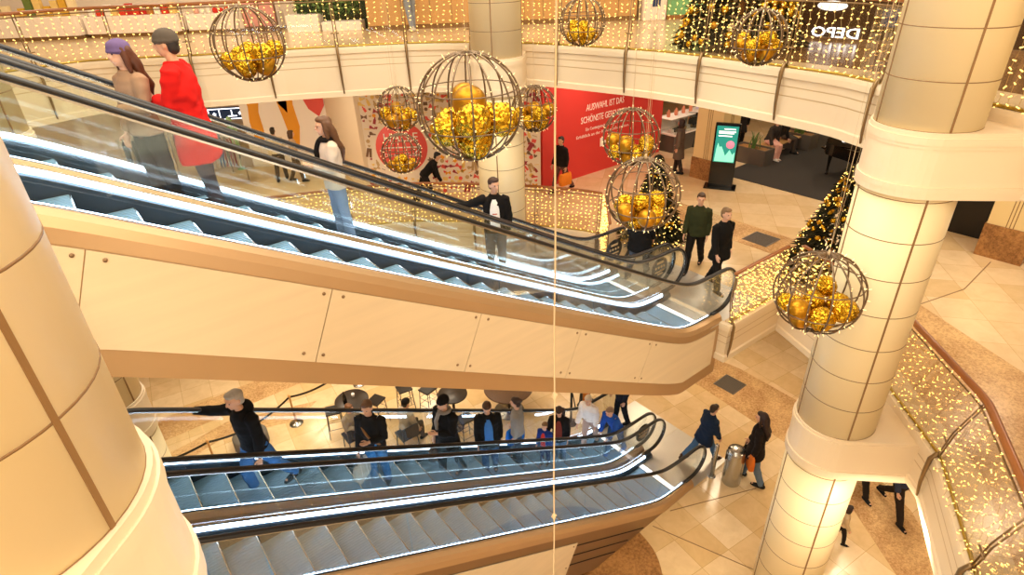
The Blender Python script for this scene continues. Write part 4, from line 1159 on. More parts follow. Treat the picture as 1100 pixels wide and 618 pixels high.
# clothes rails of the left shop seen through the escalator glass
def clothes_rack(loc, rz, n, label, cols):
    t = thing('clothes_rack', label, 'clothes rack', loc, rz); L = n*.085+.2
    b = MB(); b.tube([(-L/2, 0, 0.02), (-L/2, 0, 1.45), (L/2, 0, 1.45), (L/2, 0, .02)], .015, 8)
    for s in (-1, 1): b.tube([(s*L/2, -.22, .015), (s*L/2, .22, .015)], .015, 8)
    obj('rail', b, 'steel', t)
    for i in range(n):
        g = thing('garment', 'garment on the '+label, 'garment', None or (0, 0, 0), 0, 'garments on the '+label)
        x = -L/2+.14+i*.085
        M = Matrix.Translation(Vector(loc)) @ Matrix.Rotation(rz, 4, 'Z')
        g.location = M @ Vector((x, 0, .55)); g.rotation_euler = (0, 0, rz)
        b = MB(); w = .23+R.uniform(-.03, .03); d = .03
        pr = [(0, .9, .8), (.25, .95, 1), (.62, .85, 1), (.78, 1.0, .8), (.84, .3, .5)]
        vs = []; q = 10
        for z, a, c in pr:
            for j in range(q): vs.append((d*c*math.cos(2*PI*j/q), w*a*math.sin(2*PI*j/q), z))
        b.add(vs, [(i2*q+j, i2*q+(j+1) % q, (i2+1)*q+(j+1) % q, (i2+1)*q+j) for i2 in range(4) for j in range(q)]+[tuple(range(q))[::-1]], 0, True)
        obj('cloth', b, cloth(R.choice(cols)), g)
        b = MB(); b.tube([(0, 0, .82), (0, 0, .9), (0, .02, .92)], .006, 5); obj('hanger', b, 'steel', g)
clothes_rack((-9.9, 18.9, L1), .4, 16, 'front rack of dark clothes behind the escalator glass', ['#2b2b30', '#3a3f48', '#5a2a2a', '#7a7468', '#26406e', '#c9c2b4'])
clothes_rack((-8.9, 17.9, L1), .4, 14, 'rack of red and blue clothes behind the escalator glass', ['#8a2f2a', '#2f4a78', '#22262c', '#6c6a62', '#b9b0a2'])
clothes_rack((-11.2, 18.2, L1), .3, 14, 'rack of green and grey clothes at the far left', ['#6c8a6a', '#4a4c4e', '#22262c', '#9a7a5a'])
t = thing('shop_mannequin', 'light green mannequin figure beside the clothes racks', 'mannequin', (-8.95, 19.35, L1), .3)
b = MB(); b.lathe([(.12, 0), (.12, .02), (.02, .03), (.02, .75), (.15, .8), (.12, 1.0), (.17, 1.25), (.18, 1.38), (.05, 1.45), (.045, 1.5), (.08, 1.58), (.085, 1.66), (.05, 1.74), (0.001, 1.75)], n=16); obj('torso', b, cloth('#a9d6a0'), t)

# ------------------------------------------------------------------ middle floor: pillars, totem, benches, piano
def pillar(s, n, w, label, base_h=.62, z1=L2-.62):
    t = struct('pillar', (lambda b: (b.box((0, 0, (z1-L1)/2+base_h/2), (w, w, z1-L1-base_h), 0), b)[1])(MB()), ['panel_yellow'], label, 'pillar', W(s, n, L1), A)
    b = MB(); b.box((0, 0, base_h/2), (w+.05, w+.05, base_h)); obj('granite_base', b, 'granite_dark', t)
    b = MB()
    for q in (-.06, 0, .06):
        b.box((-w/2-.001, q, (z1-L1)/2+base_h/2), (.006, .016, z1-L1-base_h)); b.box((q, -w/2-.001, (z1-L1)/2+base_h/2), (.016, .006, z1-L1-base_h))
    obj('groove', b, 'seam_brown', t)
pillar(15.12, 9.6, .85, 'square yellow pillar with granite foot beside the information screen')
pillar(15.2, 2.36, .78, 'square yellow pillar with granite foot at the right edge', .72)
b = MB(); b.box((0, 0, 1.15), (.1, 1.75, 2.3)); b.box((-.055, .0, 1.15), (.02, .02, 2.3), 1)
tag(obj('door_1', b, ['black', 'steel_dark'], None, W(15.75, 3.65, L1), A), 'dark closed shop shutter beside the right square pillar', 'door', kind='structure')
wall('wall_shop', (15.85, 2.7), (15.85, 4.7), L1, L2-.63, 'wall_beige', 'beige shop wall around the dark shutter')
t = thing('information_screen', 'black information screen on a slim stand showing teal graphics', 'screen', (6.04, 15.92, L1), -.42)
b = MB(); b.bbox((0, 0, .015), (.86, .5, .03), .008); obj('foot_plate', b, 'black_gloss', t)
b = MB(); b.bbox((0, 0, .92), (.66, .09, 1.80), .02); obj('housing', b, 'black_gloss', t)
b = MB(); b.box((0, -.047, 1.24), (.56, .006, 1.0)); o = obj('display', b, 'teal_print', t)
b = MB()
for z, w, x in ((1.66, .30, .06), (1.59, .44, 0), (1.545, .40, -.02), (1.47, .36, -.04)): b.box((x, -.051, z), (w, .003, .03))
obj('display_text', b, 'screen_white', t)
b = MB()
b.prism([(-.25, 0), (.26, 0), (.26, .28), (.2, .2), (.12, .34), (.02, .16), (-.04, .30), (-.1, .42), (-.16, .40), (-.2, .52), (-.23, .36)], 0, .004, xf=lambda p: Vector((p[0], -.050-p[2], .76+p[1])))
obj('display_shape', b, 'mint_print', t)
b = MB(); b.tube([(.12, -.050, 1.24), (.12, -.055, 1.24)], .11, 24); obj('display_disc', b, 'pink_print', t)
def planter(s, n, label, lx=.55, ly=1.1, h=.5, nl=16, seed=1):
    rr = random.Random(seed)
    t = thing('planter', label, 'planter', W(s, n, L1), A)
    b = MB()
    o_ = [(-lx/2, -ly/2), (lx/2, -ly/2), (lx/2, ly/2), (-lx/2, ly/2)]; i_ = [(x*.86, y*.92) for x, y in o_]
    b.prism(o_, 0, h, 0, holes=[i_]); b.prism(i_, 0, h-.05, 1); obj('trough', b, ['planter_grey', 'granite_dark'], t)
    b = MB()
    for i in range(nl):
        x, y = rr.uniform(-.12, .12), rr.uniform(-.16, .16); a = rr.uniform(0, 2*PI); L = rr.uniform(.35, .62); w = .035
        d = Vector((math.cos(a), math.sin(a), 0)); sd = Vector((-d.y, d.x, 0)); vs = []
        for k in range(6):
            f = k/5; c = Vector((x, y, h-.06))+d*(f*f*.28*L)+Vector((0, 0, L*f)); ww = w*(1-f*.9)*(.6+f if f < .4 else 1)
            vs += [c-sd*ww, c+d*.008, c+sd*ww, c-d*.006]
        fs = [(k*4+j, k*4+(j+1) % 4, k*4+4+(j+1) % 4, k*4+4+j) for k in range(5) for j in range(4)]
        b.add(vs, fs, 0, True)
    obj('leaves', b, 'leaf', t)
planter(17.2, 9.55, 'dark trough planter with an upright succulent at the near end of the bench', seed=1)
planter(19.75, 9.45, 'dark trough planter with spiky leaves at the far end of the bench', seed=2, nl=22)
t = thing('bench', 'wooden slatted bench between the two dark planters', 'bench', W(18.48, 9.45, L1), A)
for i in range(5):
    b = MB(); b.bbox((0, -.2+i*.1, .425), (1.95, .085, .04), .006); obj('slat', b, 'wood_light', t)
for s in (-.8, .8):
    b = MB(); b.bbox((s, 0, .2), (.06, .44, .4), .008); obj('leg', b, 'planter_grey', t)
# grand piano
t = thing('grand_piano', 'black grand piano with open lid on the black carpet', 'piano', W(17.9, 6.55, L1), A-.5)
body = catmull([(-.75, -.2), (-.75, .75), (.75, .75), (.75, -.1), (.62, -.62), (.2, -.9), (-.2, -1.0), (-.6, -.85), (-.75, -.2)], 4)[:-1]
b = MB(); b.prism(body, .66, .98); obj('case', b, 'black_gloss', t)
b = MB(); b.prism([(x*.99, y*.99) for x, y in body], 0, .025, xf=lambda p: Vector((-.74+(p[0]+.74)*math.cos(.62)-p[2]*math.sin(.62), p[1], 1.0+(p[0]+.74)*math.sin(.62)+p[2]))); obj('lid', b, 'black_gloss', t)
b = MB(); b.tube([(.55, .0, .95), (.35, 0, 1.72)], .012, 6); obj('lid_prop', b, 'wood', t)
b = MB(); b.bbox((0, .86, .72), (1.4, .26, .05), .01); obj('key_bed', b, 'black_gloss', t)
b = MB(); b.box((0, .88, .755), (1.22, .15, .02)); obj('keys', b, 'white_print', t)
b = MB(); b.box((0, .5, 1.10), (.7, .02, .2), R=Matrix.Rotation(-.3, 3, 'X')); obj('music_stand', b, 'wood', t)
for x, y in ((-.62, .62), (.62, .62), (0, -.75)):
    b = MB(); b.lathe([(.035, 0), (.04, .03), (.03, .05), (.035, .3), (.06, .62), (.06, .66)], (x, y, 0), 12); obj('leg', b, 'black_gloss', t)
b = MB(); b.tube([(0, .5, .66), (0, .5, .08)], .02, 8); b.box((0, .5, .06), (.28, .1, .03)); obj('pedal_lyre', b, 'black_gloss', t)
t = thing('table_lamp', 'small white globe lamp on the piano', 'lamp', t.matrix_world @ Vector((0, 0, 0)), 0)
t.location = W(17.45, 7.02, L1+.98)
b = MB(); b.lathe([(.05, 0), (.05, .012), (.012, .02), (.012, .1)], n=12); obj('lamp_foot', b, 'steel', t)
b = MB(); b.ball((0, 0, .15), .075, 14, 10); obj('lamp_globe', b, 'screen_white', t)
# garland of lights on the far floor edge
t = thing('light_garland', 'garland of golden lights on a low dark box behind the carpet', 'string lights', W(21.3, 8.8, L1), A)
b = MB(); b.bbox((0, 0, .12), (.5, 2.4, .24), .02); obj('low_box', b, 'planter_grey', t)
b = MB()
for i in range(170):
    c = Vector((R.uniform(-.28, .24), R.uniform(-1.2, 1.2), .26+R.uniform(-.04, .14))); b.ball(c, .035, 6, 4)
o = obj('light_bulbs', b, 'bulb_warm', t); o['kind'] = 'stuff'
# shop counter and board behind the hoarding
t = thing('shop_counter', 'white glass-topped shop counter on a dark plinth behind the hoarding', 'counter', W(17.3, 12.2, L1), A)
b = MB(); b.bbox((0, 0, .28), (2.2, .7, .56), .01); obj('plinth', b, 'planter_grey', t)
b = MB(); b.bbox((0, 0, .60), (2.3, .8, .06), .01); b.box((0, .36, .85), (2.3, .04, .46)); obj('display_tray', b, 'white_print', t)
b = MB(); b.box((0, -.39, .84), (2.3, .012, .42)); b.box((0, 0, 1.06), (2.3, .8, .012)); obj('glass_case', b, 'glass', t)
b = MB(); b.bbox((0, .1, 1.085), (2.3, .6, .03), .006); obj('top_shelf', b, 'white_print', t)
for i in range(10):
    b = MB(); x = -1.0+i*.22; w = .12+R.uniform(0, .05)
    b.bbox((0, 0, .05), (w, .14, .1+R.uniform(0, .05)), .01)
    M = W(17.3, 12.2, L1)+Vector((x*CA-(-.12)*SA, x*SA+(-.12)*CA, .635))
    tag(obj('ware_box', b, cloth(R.choice(['#8c8a88', '#3c3a3a', '#b08a60', '#d8d0c4'])), None, M, A), 'small boxed ware inside the white glass counter', 'ware', 'wares in the white counter')
for i in range(5):
    b = MB(); b.lathe([(.05, 0), (.06, .02), (.06, .16), (.03, .2), (.03, .24), (.001, .245)], n=12)
    x = -.9+i*.4; M = W(17.3, 12.2, L1)+Vector((x*CA-(.12)*SA, x*SA+(.12)*CA, 1.10))
    tag(obj('jar', b, cloth(R.choice(['#e08a6a', '#d8a03a', '#c8b8d0'])), None, M, A), 'bright jar on top of the white counter', 'jar', 'jars on the white counter')
t = thing('sandwich_board', 'dark sandwich board with a pale frame beside the shop counter', 'sign', (6.55, 20.2, L1), -.3)
for e in (-1, 1):
    b = MB(); b.box((0, e*.16, .55), (.6, .03, 1.15), R=Matrix.Rotation(e*.26, 3, 'X')); f = obj('panel', b, 'black', t)
    b = MB()
    for x in (-.3, .3): b.box((x, e*.165, .55), (.03, .04, 1.2), R=Matrix.Rotation(e*.26, 3, 'X'))
    obj('frame', b, 'wood_light', t)

# ------------------------------------------------------------------ fir trees with golden baubles and lights
rest_baubles = MB()
def fir(loc, h, r, label, key, nb, nl, seed, trunk=.2, dens=1.0, br=.055, single=60):
    rr = random.Random(seed)
    t = thing('christmas_tree', label, 'tree', loc, 0)
    b = MB(); b.tube([(0, 0, 0), (0, 0, h*.9)], [.05, .012], 8); b.lathe([(.2, 0), (.22, .05), (.16, .2), (.0001, .2)], n=12); obj('trunk', b, 'wood', t)
    b = MB(); n = int(1900*dens)
    for i in range(n):
        f = rr.random()**1.25; z = trunk+f*(h-trunk); R0 = r*(1-f)+.03; q = rr.uniform(.35, 1.0); a = rr.uniform(0, 2*PI)
        d = Vector((math.cos(a), math.sin(a), -.25)).normalized(); c = Vector((d.x*R0*q, d.y*R0*q, z-.1*q*R0)); L = (.13+.16*(1-f))*.62
        sd = d.cross(Vector((0, 0, 1))).normalized(); up = sd.cross(d)
        for v in (sd, up, (sd+up)*.7):
            w = (.035+.025*(1-f))*.55
            b.add([c-d*L*.4, c+v*w, c+d*L, c-v*w], [(0, 1, 2, 3)], 0)
    obj('foliage', b, 'needle', t, fix=False)
    b = MB()
    for i in range(nl):
        f = rr.random()**1.15; z = trunk+f*(h-trunk)-.03; a = rr.uniform(0, 2*PI); R0 = (r*(1-f)+.05)*rr.uniform(.85, 1.03)
        b.ball((R0*math.cos(a), R0*math.sin(a), z), .012, 5, 4)
    o = obj('light_bulbs', b, 'bulb_warm', t, fix=False); o['kind'] = 'stuff'
    for i in range(nb):
        f = rr.random()**1.2*.95; z = trunk+f*(h-trunk)-.05; a = rr.uniform(0, 2*PI); R0 = (r*(1-f)+.02)*.96; q = br*rr.uniform(.8, 1.15)
        if i >= single:
            rest_baubles.ball(Vector(loc)+Vector((R0*math.cos(a), R0*math.sin(a), z)), q, 10, 7); continue
        o = bpy.data.objects.new('gold_bauble', me_g if i % 3 else me_s); COL.objects.link(o); o.scale = (q, q, q)
        o.location = Vector(loc)+Vector((R0*math.cos(a), R0*math.sin(a), z))
        tag(o, 'small gold bauble hanging on '+key, 'bauble', 'gold baubles on '+key)
fir((3.28, 12.35, L1), 2.1, .72, 'fir tree with golden baubles behind the person in the olive jacket', 'the fir behind the olive jacket', 90, 380, 21, br=.042)
fir((6.42, 10.5, L1), 2.35, .85, 'fir tree with golden baubles beside the right column', 'the fir beside the right column', 110, 380, 22, br=.046)
fir((4.45, 11.9, L2), 3.2, 1.15, 'big glittering fir on the upper gallery cut by the top edge', 'the big fir on the upper gallery', 260, 520, 23, br=.065, dens=1.3)

o = obj('tree_baubles', rest_baubles, 'gold_glitter', fix=False)
tag(o, 'the many further small gold baubles all over the three firs', 'baubles', None, 'stuff')
# ------------------------------------------------------------------ upper gallery shops along the top edge
def plinth(x0, x1, y, h, d, label, rz=0.0):
    t = thing('display_plinth', label, 'display table', ((x0+x1)/2, y, L2), rz); w = x1-x0
    b = MB(); b.box((0, 0, .05), (w-.1, d-.1, .1)); obj('toe_kick', b, 'seam_brown', t)
    b = MB(); b.bbox((0, 0, (h+.1)/2), (w, d, h-.1), .012); obj('cabinet', b, 'white_print', t)
    return t
def goods(x0, x1, y, z, n, cols, label, group, rz=0, hmin=.12, hmax=.34, kind='pack'):
    for i in range(n):
        w = (x1-x0)/n; h = R.uniform(hmin, hmax)
        b = MB()
        if kind == 'pack': b.bbox((0, 0, h/2), (w*.86, .14, h), .01)
        else: b.lathe([(w*.3, 0), (w*.4, .02), (w*.4, h*.7), (w*.2, h*.85), (w*.2, h), (.001, h)], n=10)
        o = obj('goods_'+kind, b, cloth(R.choice(cols)), None, (x0+w*(i+.5), y+R.uniform(-.04, .04), z), rz)
        tag(o, label, kind, group)
plinth(-16.0, -12.05, 18.7, .60, .7, 'long white display plinth at the far left of the upper gallery')
plinth(-11.95, -9.3, 18.9, .55, .7, 'white display plinth left of the pink poster on the upper gallery')
goods(-15.9, -12.1, 18.7, L2+.605, 16, ['#d8a63c', '#8a5a2c', '#e8c67a', '#c0392f', '#6a7a3c', '#f0dcae'], 'pack of sweets in the row on the far left plinth', 'packs on the far left plinth', hmax=.5)
goods(-11.9, -9.4, 18.9, L2+.555, 12, ['#d8432f', '#e8c67a', '#f6efe2', '#b87a3c', '#c8302a'], 'pack in the red and cream row on the plinth left of the poster', 'packs on the plinth left of the poster')
t = thing('counter_front', 'white counter front on the upper gallery under the pink poster', 'counter', (-7.9, 19.25, L2), 0)
b = MB(); b.bbox((0, 0, .25), (2.7, .5, .5), .012); obj('cabinet', b, 'white_print', t)
b = MB(); b.box((0, .0, .04), (2.72, .52, .08)); obj('toe_kick', b, 'seam_brown', t)
goods(-9.1, -8.0, 19.25, L2+.505, 6, ['#d8382c', '#e8b0a0', '#f6efe2'], 'red or white jar on the counter under the poster', 'jars on the counter under the poster', kind='jar', hmax=.24)
t = thing('poster_stand', 'pink poster in a dark frame on the upper gallery', 'poster', (-7.0, 18.75, L2), -.05)
b = MB(); b.box((0, 0, .75), (1.0, .05, 1.3)); obj('frame', b, 'brown_print', t)
b = MB(); b.box((0, -.03, .75), (.92, .01, 1.22)); obj('print', b, mat('poster_pink', '#d99a92', .6, noise_amt=.35, nscale=5), t)
b = MB(); b.box((0, 0, .05), (.7, .3, .1)); obj('foot', b, 'brown_print', t)
t = thing('plant_display', 'dark green plant display on white boxes of the upper gallery', 'plant display', (-4.95, 18.3, L2), 0)
b = MB(); b.bbox((-.62, 0, .22), (.9, .6, .44), .01); b.bbox((.45, 0, .12), (1.1, .6, .24), .01); obj('white_box', b, 'white_print', t)
b = MB(); b.box((.1, .3, .7), (2.0, .06, 1.4)); obj('back_board', b, cloth('#3a4630'), t)
b = MB()
for i in range(420):
    c = Vector((R.uniform(-.9, .95), R.uniform(-.2, .2), R.uniform(.4, 1.25))); d = Vector((R.uniform(-1, 1), R.uniform(-1, .2), R.uniform(-.4, 1))).normalized(); s = d.orthogonal().normalized()
    b.add([c-d*.05, c+s*.03, c+d*.09, c-s*.03], [(0, 1, 2, 3)])
obj('foliage', b, 'leaf', t, fix=False)
def panelwall(x0, x1, y, label, m='wood_light', h=3.2, rz=0):
    t = thing('wood_panelling', label, 'panelling', ((x0+x1)/2, y, L2), rz); w = x1-x0; n = max(1, round(w/.55))
    for i in range(n):
        b = MB(); b.bbox((-w/2+w*(i+.5)/n, 0, h/2+.06), (w/n-.012, .06, h-.12), .006); obj('panel', b, m, t)
    b = MB(); b.box((0, .03, .06), (w, .08, .12)); obj('toe_kick', b, 'seam_brown', t)
panelwall(-3.7, -.2, 17.75, 'warm wooden panelling left of the middle column on the upper gallery')
panelwall(.1, 3.75, 17.9, 'warm wooden panelling right of the middle column on the upper gallery')
t = thing('shop_pier', 'glossy white pier with a dark slot at the green shop window', 'pier', (4.2, 17.9, L2), 0)
b = MB(); b.bbox((0, 0, 1.6), (.62, .5, 3.2), .02); obj('casing', b, 'white_print', t)
b = MB(); b.box((.03, -.252, 1.2), (.22, .02, 1.7)); obj('slot', b, 'sign_blue', t)
t = thing('shop_window', 'green lit shop window of the upper gallery', 'window', (5.25, 17.9, L2), 0)
b = MB(); b.box((0, .1, 1.5), (1.35, .05, 3.0)); obj('backdrop', b, mat('window_green', '#7fae6c', .5, emit='#86b878', estr=.45, noise_amt=.25, nscale=3), t)
b = MB()
for x in (-.7, .7): b.box((x, 0, 1.5), (.06, .1, 3.0))
b.box((0, 0, .05), (1.4, .1, .1)); obj('frame', b, 'wood', t)
b = MB(); b.box((0, -.02, 1.55), (1.34, .012, 2.9)); obj('pane', b, 'glass', t)
for i in range(7):
    b = MB(); b.ball((0, 0, .12), (.12, .1, .12), 10, 7); b.tube([(0, 0, .22), (.02, 0, .3)], .012, 6)
# dark shop with the mirrored lit sign
t = thing('storefront', 'dark shop front on the upper gallery with reversed white lit letters', 'shop front', W(12.7, 5.6, L2), A)
b = MB(); b.box((.1, 0, .95), (.1, 4.6, 1.9)); obj('dark_band', b, mat('shop_dark', '#4a3524', .25, noise_amt=.3, nscale=2), t)
b = MB(); b.box((0.02, 0, .03), (.1, 4.6, .06)); obj('sill', b, 'bronze_dark', t)
b = MB()
for y in (-1.9, -.75, 1.4): b.box((.03, y, .95), (.04, .05, 1.9))
obj('mullion', b, 'bronze_dark', t)
b = MB(); b.ball((.02, .35, .62), (.03, .3, .09), 14, 8); obj('lit_dish', b, 'screen_white', t)
letters('lettering', 'DEPO', 'sign_white', t, (.035, .20, .06), (PI/2, 0, -PI/2), .92, .26, th=.01, mirror=True)
b = MB(); b.box((.03, -1.2, .45), (.05, 1.2, .3)); obj('blue_strip', b, 'sign_blue', t)
inlay('floor_inlay', [(9.75, 3.2), (9.95, 5.0), (10.0, 7.2), (12.65, 8.2), (12.65, -2.5), (9.6, -2.5), (9.0, 1.0)], L2, mat('floor_brown', '#7a5a38', .18, noise_amt=.25, nscale=3), 'dark brown polished floor of the upper gallery before the reversed lettering')
t = thing('storefront', 'dark shop front with a bronze sill at the right edge of the upper gallery', 'shop front', W(12.7, .2, L2), A)
b = MB(); b.box((.1, 0, 1.2), (.1, 5.4, 2.4)); obj('dark_band', b, 'shop_dark', t)
b = MB(); b.box((0.02, 0, .03), (.1, 5.4, .06)); obj('sill', b, 'bronze_dark', t)
b = MB()
for y in (-2.2, -.6, 1.0, 2.5): b.box((.03, y, 1.2), (.04, .06, 2.4))
obj('mullion', b, 'bronze_dark', t)
# plain shop walls behind, so that the gallery ends somewhere
wwall('wall_upper_shops', (-17, 20.3), (-6, 20.3), L2, 12.5, 'wall_white', 'white back wall of the upper left shop')

# ------------------------------------------------------------------ ground floor: tables, stools, queue posts, bin
def bar_table(s, n, label, r=.36, h=1.05, m='table_dark', style='disc'):
    t = thing('bar_table' if h > .9 else 'round_table', label, 'table', W(s, n, L0), R.random())
    b = MB(); b.lathe([(r*.96, -.03), (r, -.015), (r, .012), (r*.98, .02), (.001, .02)], (0, 0, h), 36); obj('tabletop', b, m, t)
    b = MB(); b.tube([(0, 0, .03), (0, 0, h-.03)], .035, 12); obj('column_leg', b, 'black', t)
    b = MB(); b.lathe([(r*.62, 0), (r*.62, .012), (.06, .03), (.04, .08)], n=28); obj('base', b, 'steel', t)
    return t
bar_table(3.62, 11.13, 'dark round bar table with a cup, behind the strap wearer', .40)
bar_table(5.58, 9.72, 'dark round bar table behind the black cap wearer', .36)
bar_table(6.98, 9.33, 'large brown round table in front of the open floor', .62, .74, mat('woven_brown', '#58391b', .55, noise_amt=.45, nscale=30))
def stool(s, n, label, rz):
    t = thing('bar_stool', label, 'stool', W(s, n, L0), rz)
    b = MB(); b.bbox((0, 0, .745), (.36, .34, .05), .018); obj('seat', b, 'black', t)
    for x in (-1, 1):
        for y in (-1, 1):
            b = MB(); b.tube([(x*.15, y*.14, .72), (x*.19, y*.18, 0)], .011, 6); obj('leg', b, 'black', t)
    b = MB()
    for z in (.28, .5):
        q = .15+.04*(1-z/.72); b.tube([(-q, -q, z), (q, -q, z), (q, q, z), (-q, q, z)], .008, 6, closed=True)
    obj('footrest', b, 'black', t)
stool(4.96, 11.05, 'black bar stool standing first to the right of the queue rope', .5)
stool(5.40, 10.62, 'black bar stool next to the dark table behind the black cap', .9)
stool(5.50, 9.10, 'black bar stool behind the near handrail, between black cap and blue shirt', .6)
stool(3.22, 11.45, 'black bar stool left of the dark bar table', .3)
stool(4.2, 11.1, 'black bar stool right of the dark bar table', 1.1)
for s, n, l in ((3.35, 10.72, 'low dark chair under the person in the beige jacket'), (4.35, 9.92, 'low dark chair under the person in light grey')):
    t = thing('low_chair', l, 'chair', W(s, n, L0), A+PI)
    b = MB(); b.bbox((0, 0, .40), (.44, .42, .06), .02); obj('seat', b, 'black', t)
    b = MB(); b.bbox((0, .23, .62), (.42, .04, .3), .015); obj('backrest', b, 'black', t)
    for x in (-1, 1):
        for y in (-1, 1):
            b = MB(); b.tube([(x*.18, y*.17, .38), (x*.2, y*.19, 0)], .013, 6); obj('leg', b, 'steel_dark', t)
b = MB(); b.lathe([(.03, 0), (.04, .09), (.001, .09)], n=12); tag(obj('cup', b, 'white_print', None, W(3.7, 11.2, L0+1.071)), 'small white cup on the dark bar table', 'cup')
b = MB(); b.lathe([(.045, 0), (.05, .02), (.05, .2), (.02, .27), (.02, .33), (.001, .335)], n=14); tag(obj('bottle', b, 'black_gloss', None, W(3.45, 11.1, L0+1.071)), 'black bottle on the dark bar table', 'bottle')
b = MB(); b.lathe([(.36, 0), (.40, .05), (.40, .33), (.36, .38), (.001, .38)], n=28); tag(obj('pouf', b, mat('pouf_grey', '#6f675e', .9), None, W(1.45, 12.45, L0)), 'round grey pouf behind the black hooded jacket', 'pouf')
qp = [W(.56, 12.17, L0), W(2.56, 12.5, L0), W(4.5, 12.9, L0)]
for p, l in zip(qp, ('brass queue post left of the black hooded jacket', 'brass queue post in the middle of the rope line', 'brass queue post at the right end of the rope line under the escalator')):
    t = thing('queue_post', l, 'queue post', p)
    b = MB(); b.lathe([(.17, 0), (.17, .012), (.05, .035), (.02, .06)], n=24); obj('base', b, 'steel', t)
    b = MB(); b.lathe([(.022, .05), (.022, .86), (.035, .865), (.035, .93), (.02, .945), (.001, .95)], n=14); obj('pole', b, 'wood_light', t)
ends = [qp[0]+Vector((-2.2, -.9, 0))]+qp
for i, l in enumerate(('black queue belt running left out of the first post', 'black queue belt sagging behind the hooded jacket', 'black queue belt between middle and right posts')):
    a, c = ends[i], ends[i+1]; b = MB(); fr = []
    for k in range(15):
        f = k/14; p = a+(c-a)*f; fr.append((Vector((p.x, p.y, L0+.86-.22*4*f*(1-f))), Vector(((c-a).y, -(c-a).x, 0)).normalized(), Vector((0, 0, 1))))
    b.sweep(fr, [(-.004, -.03), (.004, -.03), (.004, .03), (-.004, .03)]); tag(obj('queue_belt', b, 'black'), l, 'queue belt')
t = thing('litter_bin', 'stainless steel litter bin with a dark slot', 'bin', W(9.22, 4.33, L0), A+3.6)
b = MB(); b.lathe([(.19, 0), (.195, .02), (.195, .86), (.18, .93), (.10, .96), (.001, .965)], n=32); obj('body', b, 'steel', t)
b = MB(); b.bbox((0, -.192, .72), (.2, .03, .1), .01); obj('slot', b, 'black', t)
t = thing('bollard', 'slim stainless steel bollard beside the escalator foot', 'bollard', W(9.02, 4.68, L0), 0)
b = MB(); b.lathe([(.045, .01), (.045, .93), (.03, .95), (.001, .955)], n=18); obj('shaft', b, 'steel', t)
b = MB(); b.lathe([(.085, 0), (.085, .012), (.05, .03)], n=20); obj('foot', b, 'steel', t)
t = thing('display_board', 'orange display board standing behind the far lower handrail', 'sign', W(8.6, 8.2, L0), A+.4)
b = MB(); b.bbox((0, 0, .55), (.5, .04, .8), .01); obj('panel', b, cloth('#c8742c'), t)
b = MB(); b.box((0, 0, .08), (.4, .3, .04)); b.box((-.27, 0, .5), (.04, .04, 1.0)); b.box((.27, 0, .5), (.04, .04, 1.0)); obj('stand', b, 'black', t)
t = thing('barrier_post', 'black barrier post with hanging belt behind the far lower handrail', 'barrier post', W(7.85, 7.95, L0))
b = MB(); b.lathe([(.16, 0), (.16, .02), (.03, .04)], n=20); obj('base', b, 'black', t)
b = MB(); b.tube([(0, 0, .03), (0, 0, 1.0)], .03, 10); obj('pole', b, 'black', t)
b = MB(); b.tube([(.03, 0, .92), (.1, .0, .5), (.16, .0, .4), (.2, .02, .6), (.22, .03, .9)], .015, 6); obj('belt', b, 'black', t)
# round pictogram discs on the escalator ends
def disc_sign(s, n, z, label):
    t = thing('round_sign', label, 'sign', W(s, n-.03, z), A)
    b = MB(); b.tube([(0, .008, 0), (0, -.008, 0)], .23, 32); obj('disc', b, 'black', t)
    b = MB(); b.box((0, -.010, .12), (.2, .004, .045))
    for x in (-.12, -.04, .04, .12): b.tube([(x, -.008, .02), (x, -.012, .02)], .026, 10)
    b.box((0, -.010, -.07), (.28, .004, .03)); b.box((.02, -.010, -.13), (.16, .004, .03)); obj('pictograms', b, 'tan_print', t)
disc_sign(8.35, 7.34, L1+.58, 'round black pictogram sign on the far glass of the upper escalators')
disc_sign(8.45, 6.24, L1+.55, 'round black pictogram sign between the two upper escalators')
disc_sign(8.45, 6.24, L0+.55, 'round black pictogram sign between the two lower escalators')
# ------------------------------------------------------------------ light
WARM = (1.0, .83, .60); SOFT = (1.0, .87, .68)
def area(name, loc, size, power, col, rot=(0, 0, 0), sy=None):
    l = bpy.data.lights.new(name, 'AREA'); l.energy = power; l.color = col; l.size = size
    if sy: l.shape = 'RECTANGLE'; l.size_y = sy
    o = bpy.data.objects.new(name, l); COL.objects.link(o); o.location = loc; o.rotation_euler = rot
    return o
area('skylight_lamp', W(4, 7, 13.8), 8, 950, SOFT, (0, 0, A), 8)
for s, n in ((12, 3), (12, 7), (12, 11), (16, 5), (16, 9.5), (9, 14.5), (5, 16), (0, 17.5), (16, 13.5), (20, 8), (11.5, .2), (1.5, 20), (14, 1.5)):
    area('ceiling_lamp', W(s, n, L2-.66), .7, 58, SOFT)
for s, n in ((11.8, 6), (11.8, 2.5), (10.0, -.9), (10.5, 11), (6, 11), (3, 12.5), (0, 13), (7.5, 14.5), (2, 9.3), (12.2, 9), (4, 16), (7, 1.0)):
    area('ceiling_lamp', W(s, n, L1-.66), .6, 54, WARM)
for s, n in ((12, 3), (12, 8), (10.5, 13), (6, 16.5), (2, 18.5), (-2, 20.5), (10.5, -.5), (4, -2.5), (14.5, 6), (-4, 4), (-3.5, 12)):
    area('ceiling_lamp', W(s, n, 13.6), 1.2, 120, SOFT)
for s, n in ((-4, 17), (-6, 21), (0.5, 21)):
    area('ceiling_lamp', W(s, n, L2-.66), .7, 70, SOFT)  # extra lamps added to brighten the dim back left of the middle floor
area('fill_light', W(2.5, -2.6, 7.1), 4, 100, SOFT, (math.radians(72), 0, A), 1.2)  # added fills under both galleries, lifting the right column's dark near side
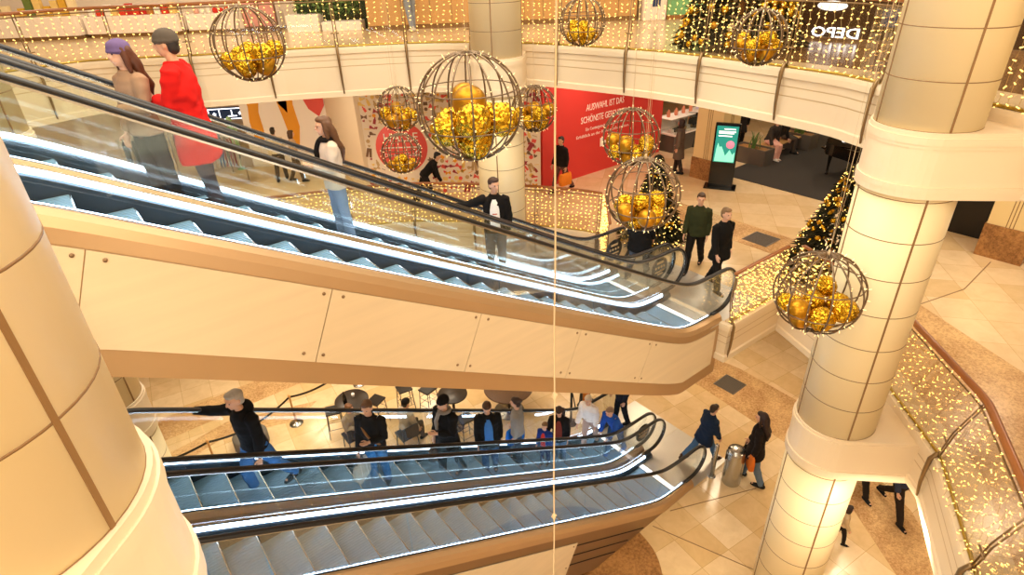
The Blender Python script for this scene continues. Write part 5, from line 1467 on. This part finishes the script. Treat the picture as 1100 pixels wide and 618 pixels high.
area('fill_light', W(3.5, -2.6, 2.9), 4, 75, SOFT, (math.radians(72), 0, A), 1.0)
area('fill_light', W(-2.6, .3, 6.7), 3, 150, SOFT, (math.radians(75), 0, A-PI/2), 1.3)  # added fills from the left, aimed at the right column's near side
area('fill_light', W(-2.6, .3, 2.6), 3, 80, SOFT, (math.radians(80), 0, A-PI/2), 1.0)
area('fill_light', W(-4.0, -.8, 12.2), 3.5, 270, SOFT, (math.radians(58), 0, A-PI/2), 2)
# unseen fill light added behind the viewpoint to brighten the columns' near sides
area('fill_light', W(2.5, -3.8, 12.6), 5, 240, SOFT, (math.radians(48), 0, A), 2)
area('fill_light', W(-4.5, 1.0, 11.5), 2.5, 95, (1.0, .74, .36), (math.radians(55), 0, A-math.radians(80)), 2)  # yellow light added beside the left column to warm it
w = bpy.data.worlds.new('World'); scene.world = w; w.use_nodes = True
w.node_tree.nodes['Background'].inputs[0].default_value = (1.0, .92, .8, 1); w.node_tree.nodes['Background'].inputs[1].default_value = 1.1

# ------------------------------------------------------------------ camera
f = 630.0; dx, dy = 42.0, 1121.0; D = math.hypot(dx, dy); p = math.atan(f/D); cr, sr = dy/D, dx/D
F = Vector((0, math.cos(p), -math.sin(p))); U0 = Vector((0, math.sin(p), math.cos(p))); R0 = Vector((1, 0, 0))
Rv = cr*R0-sr*U0; Uv = sr*R0+cr*U0
cam = bpy.data.cameras.new('camera'); cam.sensor_width = 36; cam.lens = 36*630/1100; cam.clip_start = .05; cam.clip_end = 200
co = bpy.data.objects.new('camera', cam); COL.objects.link(co)
M = Matrix((Rv, Uv, -F)).transposed().to_4x4(); M.translation = EYE; co.matrix_world = M
scene.camera = co
scene.view_settings.view_transform = 'Standard'; scene.view_settings.look = 'None'
scene.view_settings.exposure = -0.08; scene.view_settings.gamma = 1.0; scene.view_settings.use_curve_mapping = False
try:
    scene.cycles.use_denoising = True; scene.cycles.max_bounces = 10; scene.cycles.transparent_max_bounces = 32
    scene.cycles.sample_clamp_indirect = 6.0; scene.cycles.caustics_reflective = False; scene.cycles.caustics_refractive = False
except Exception:
    pass
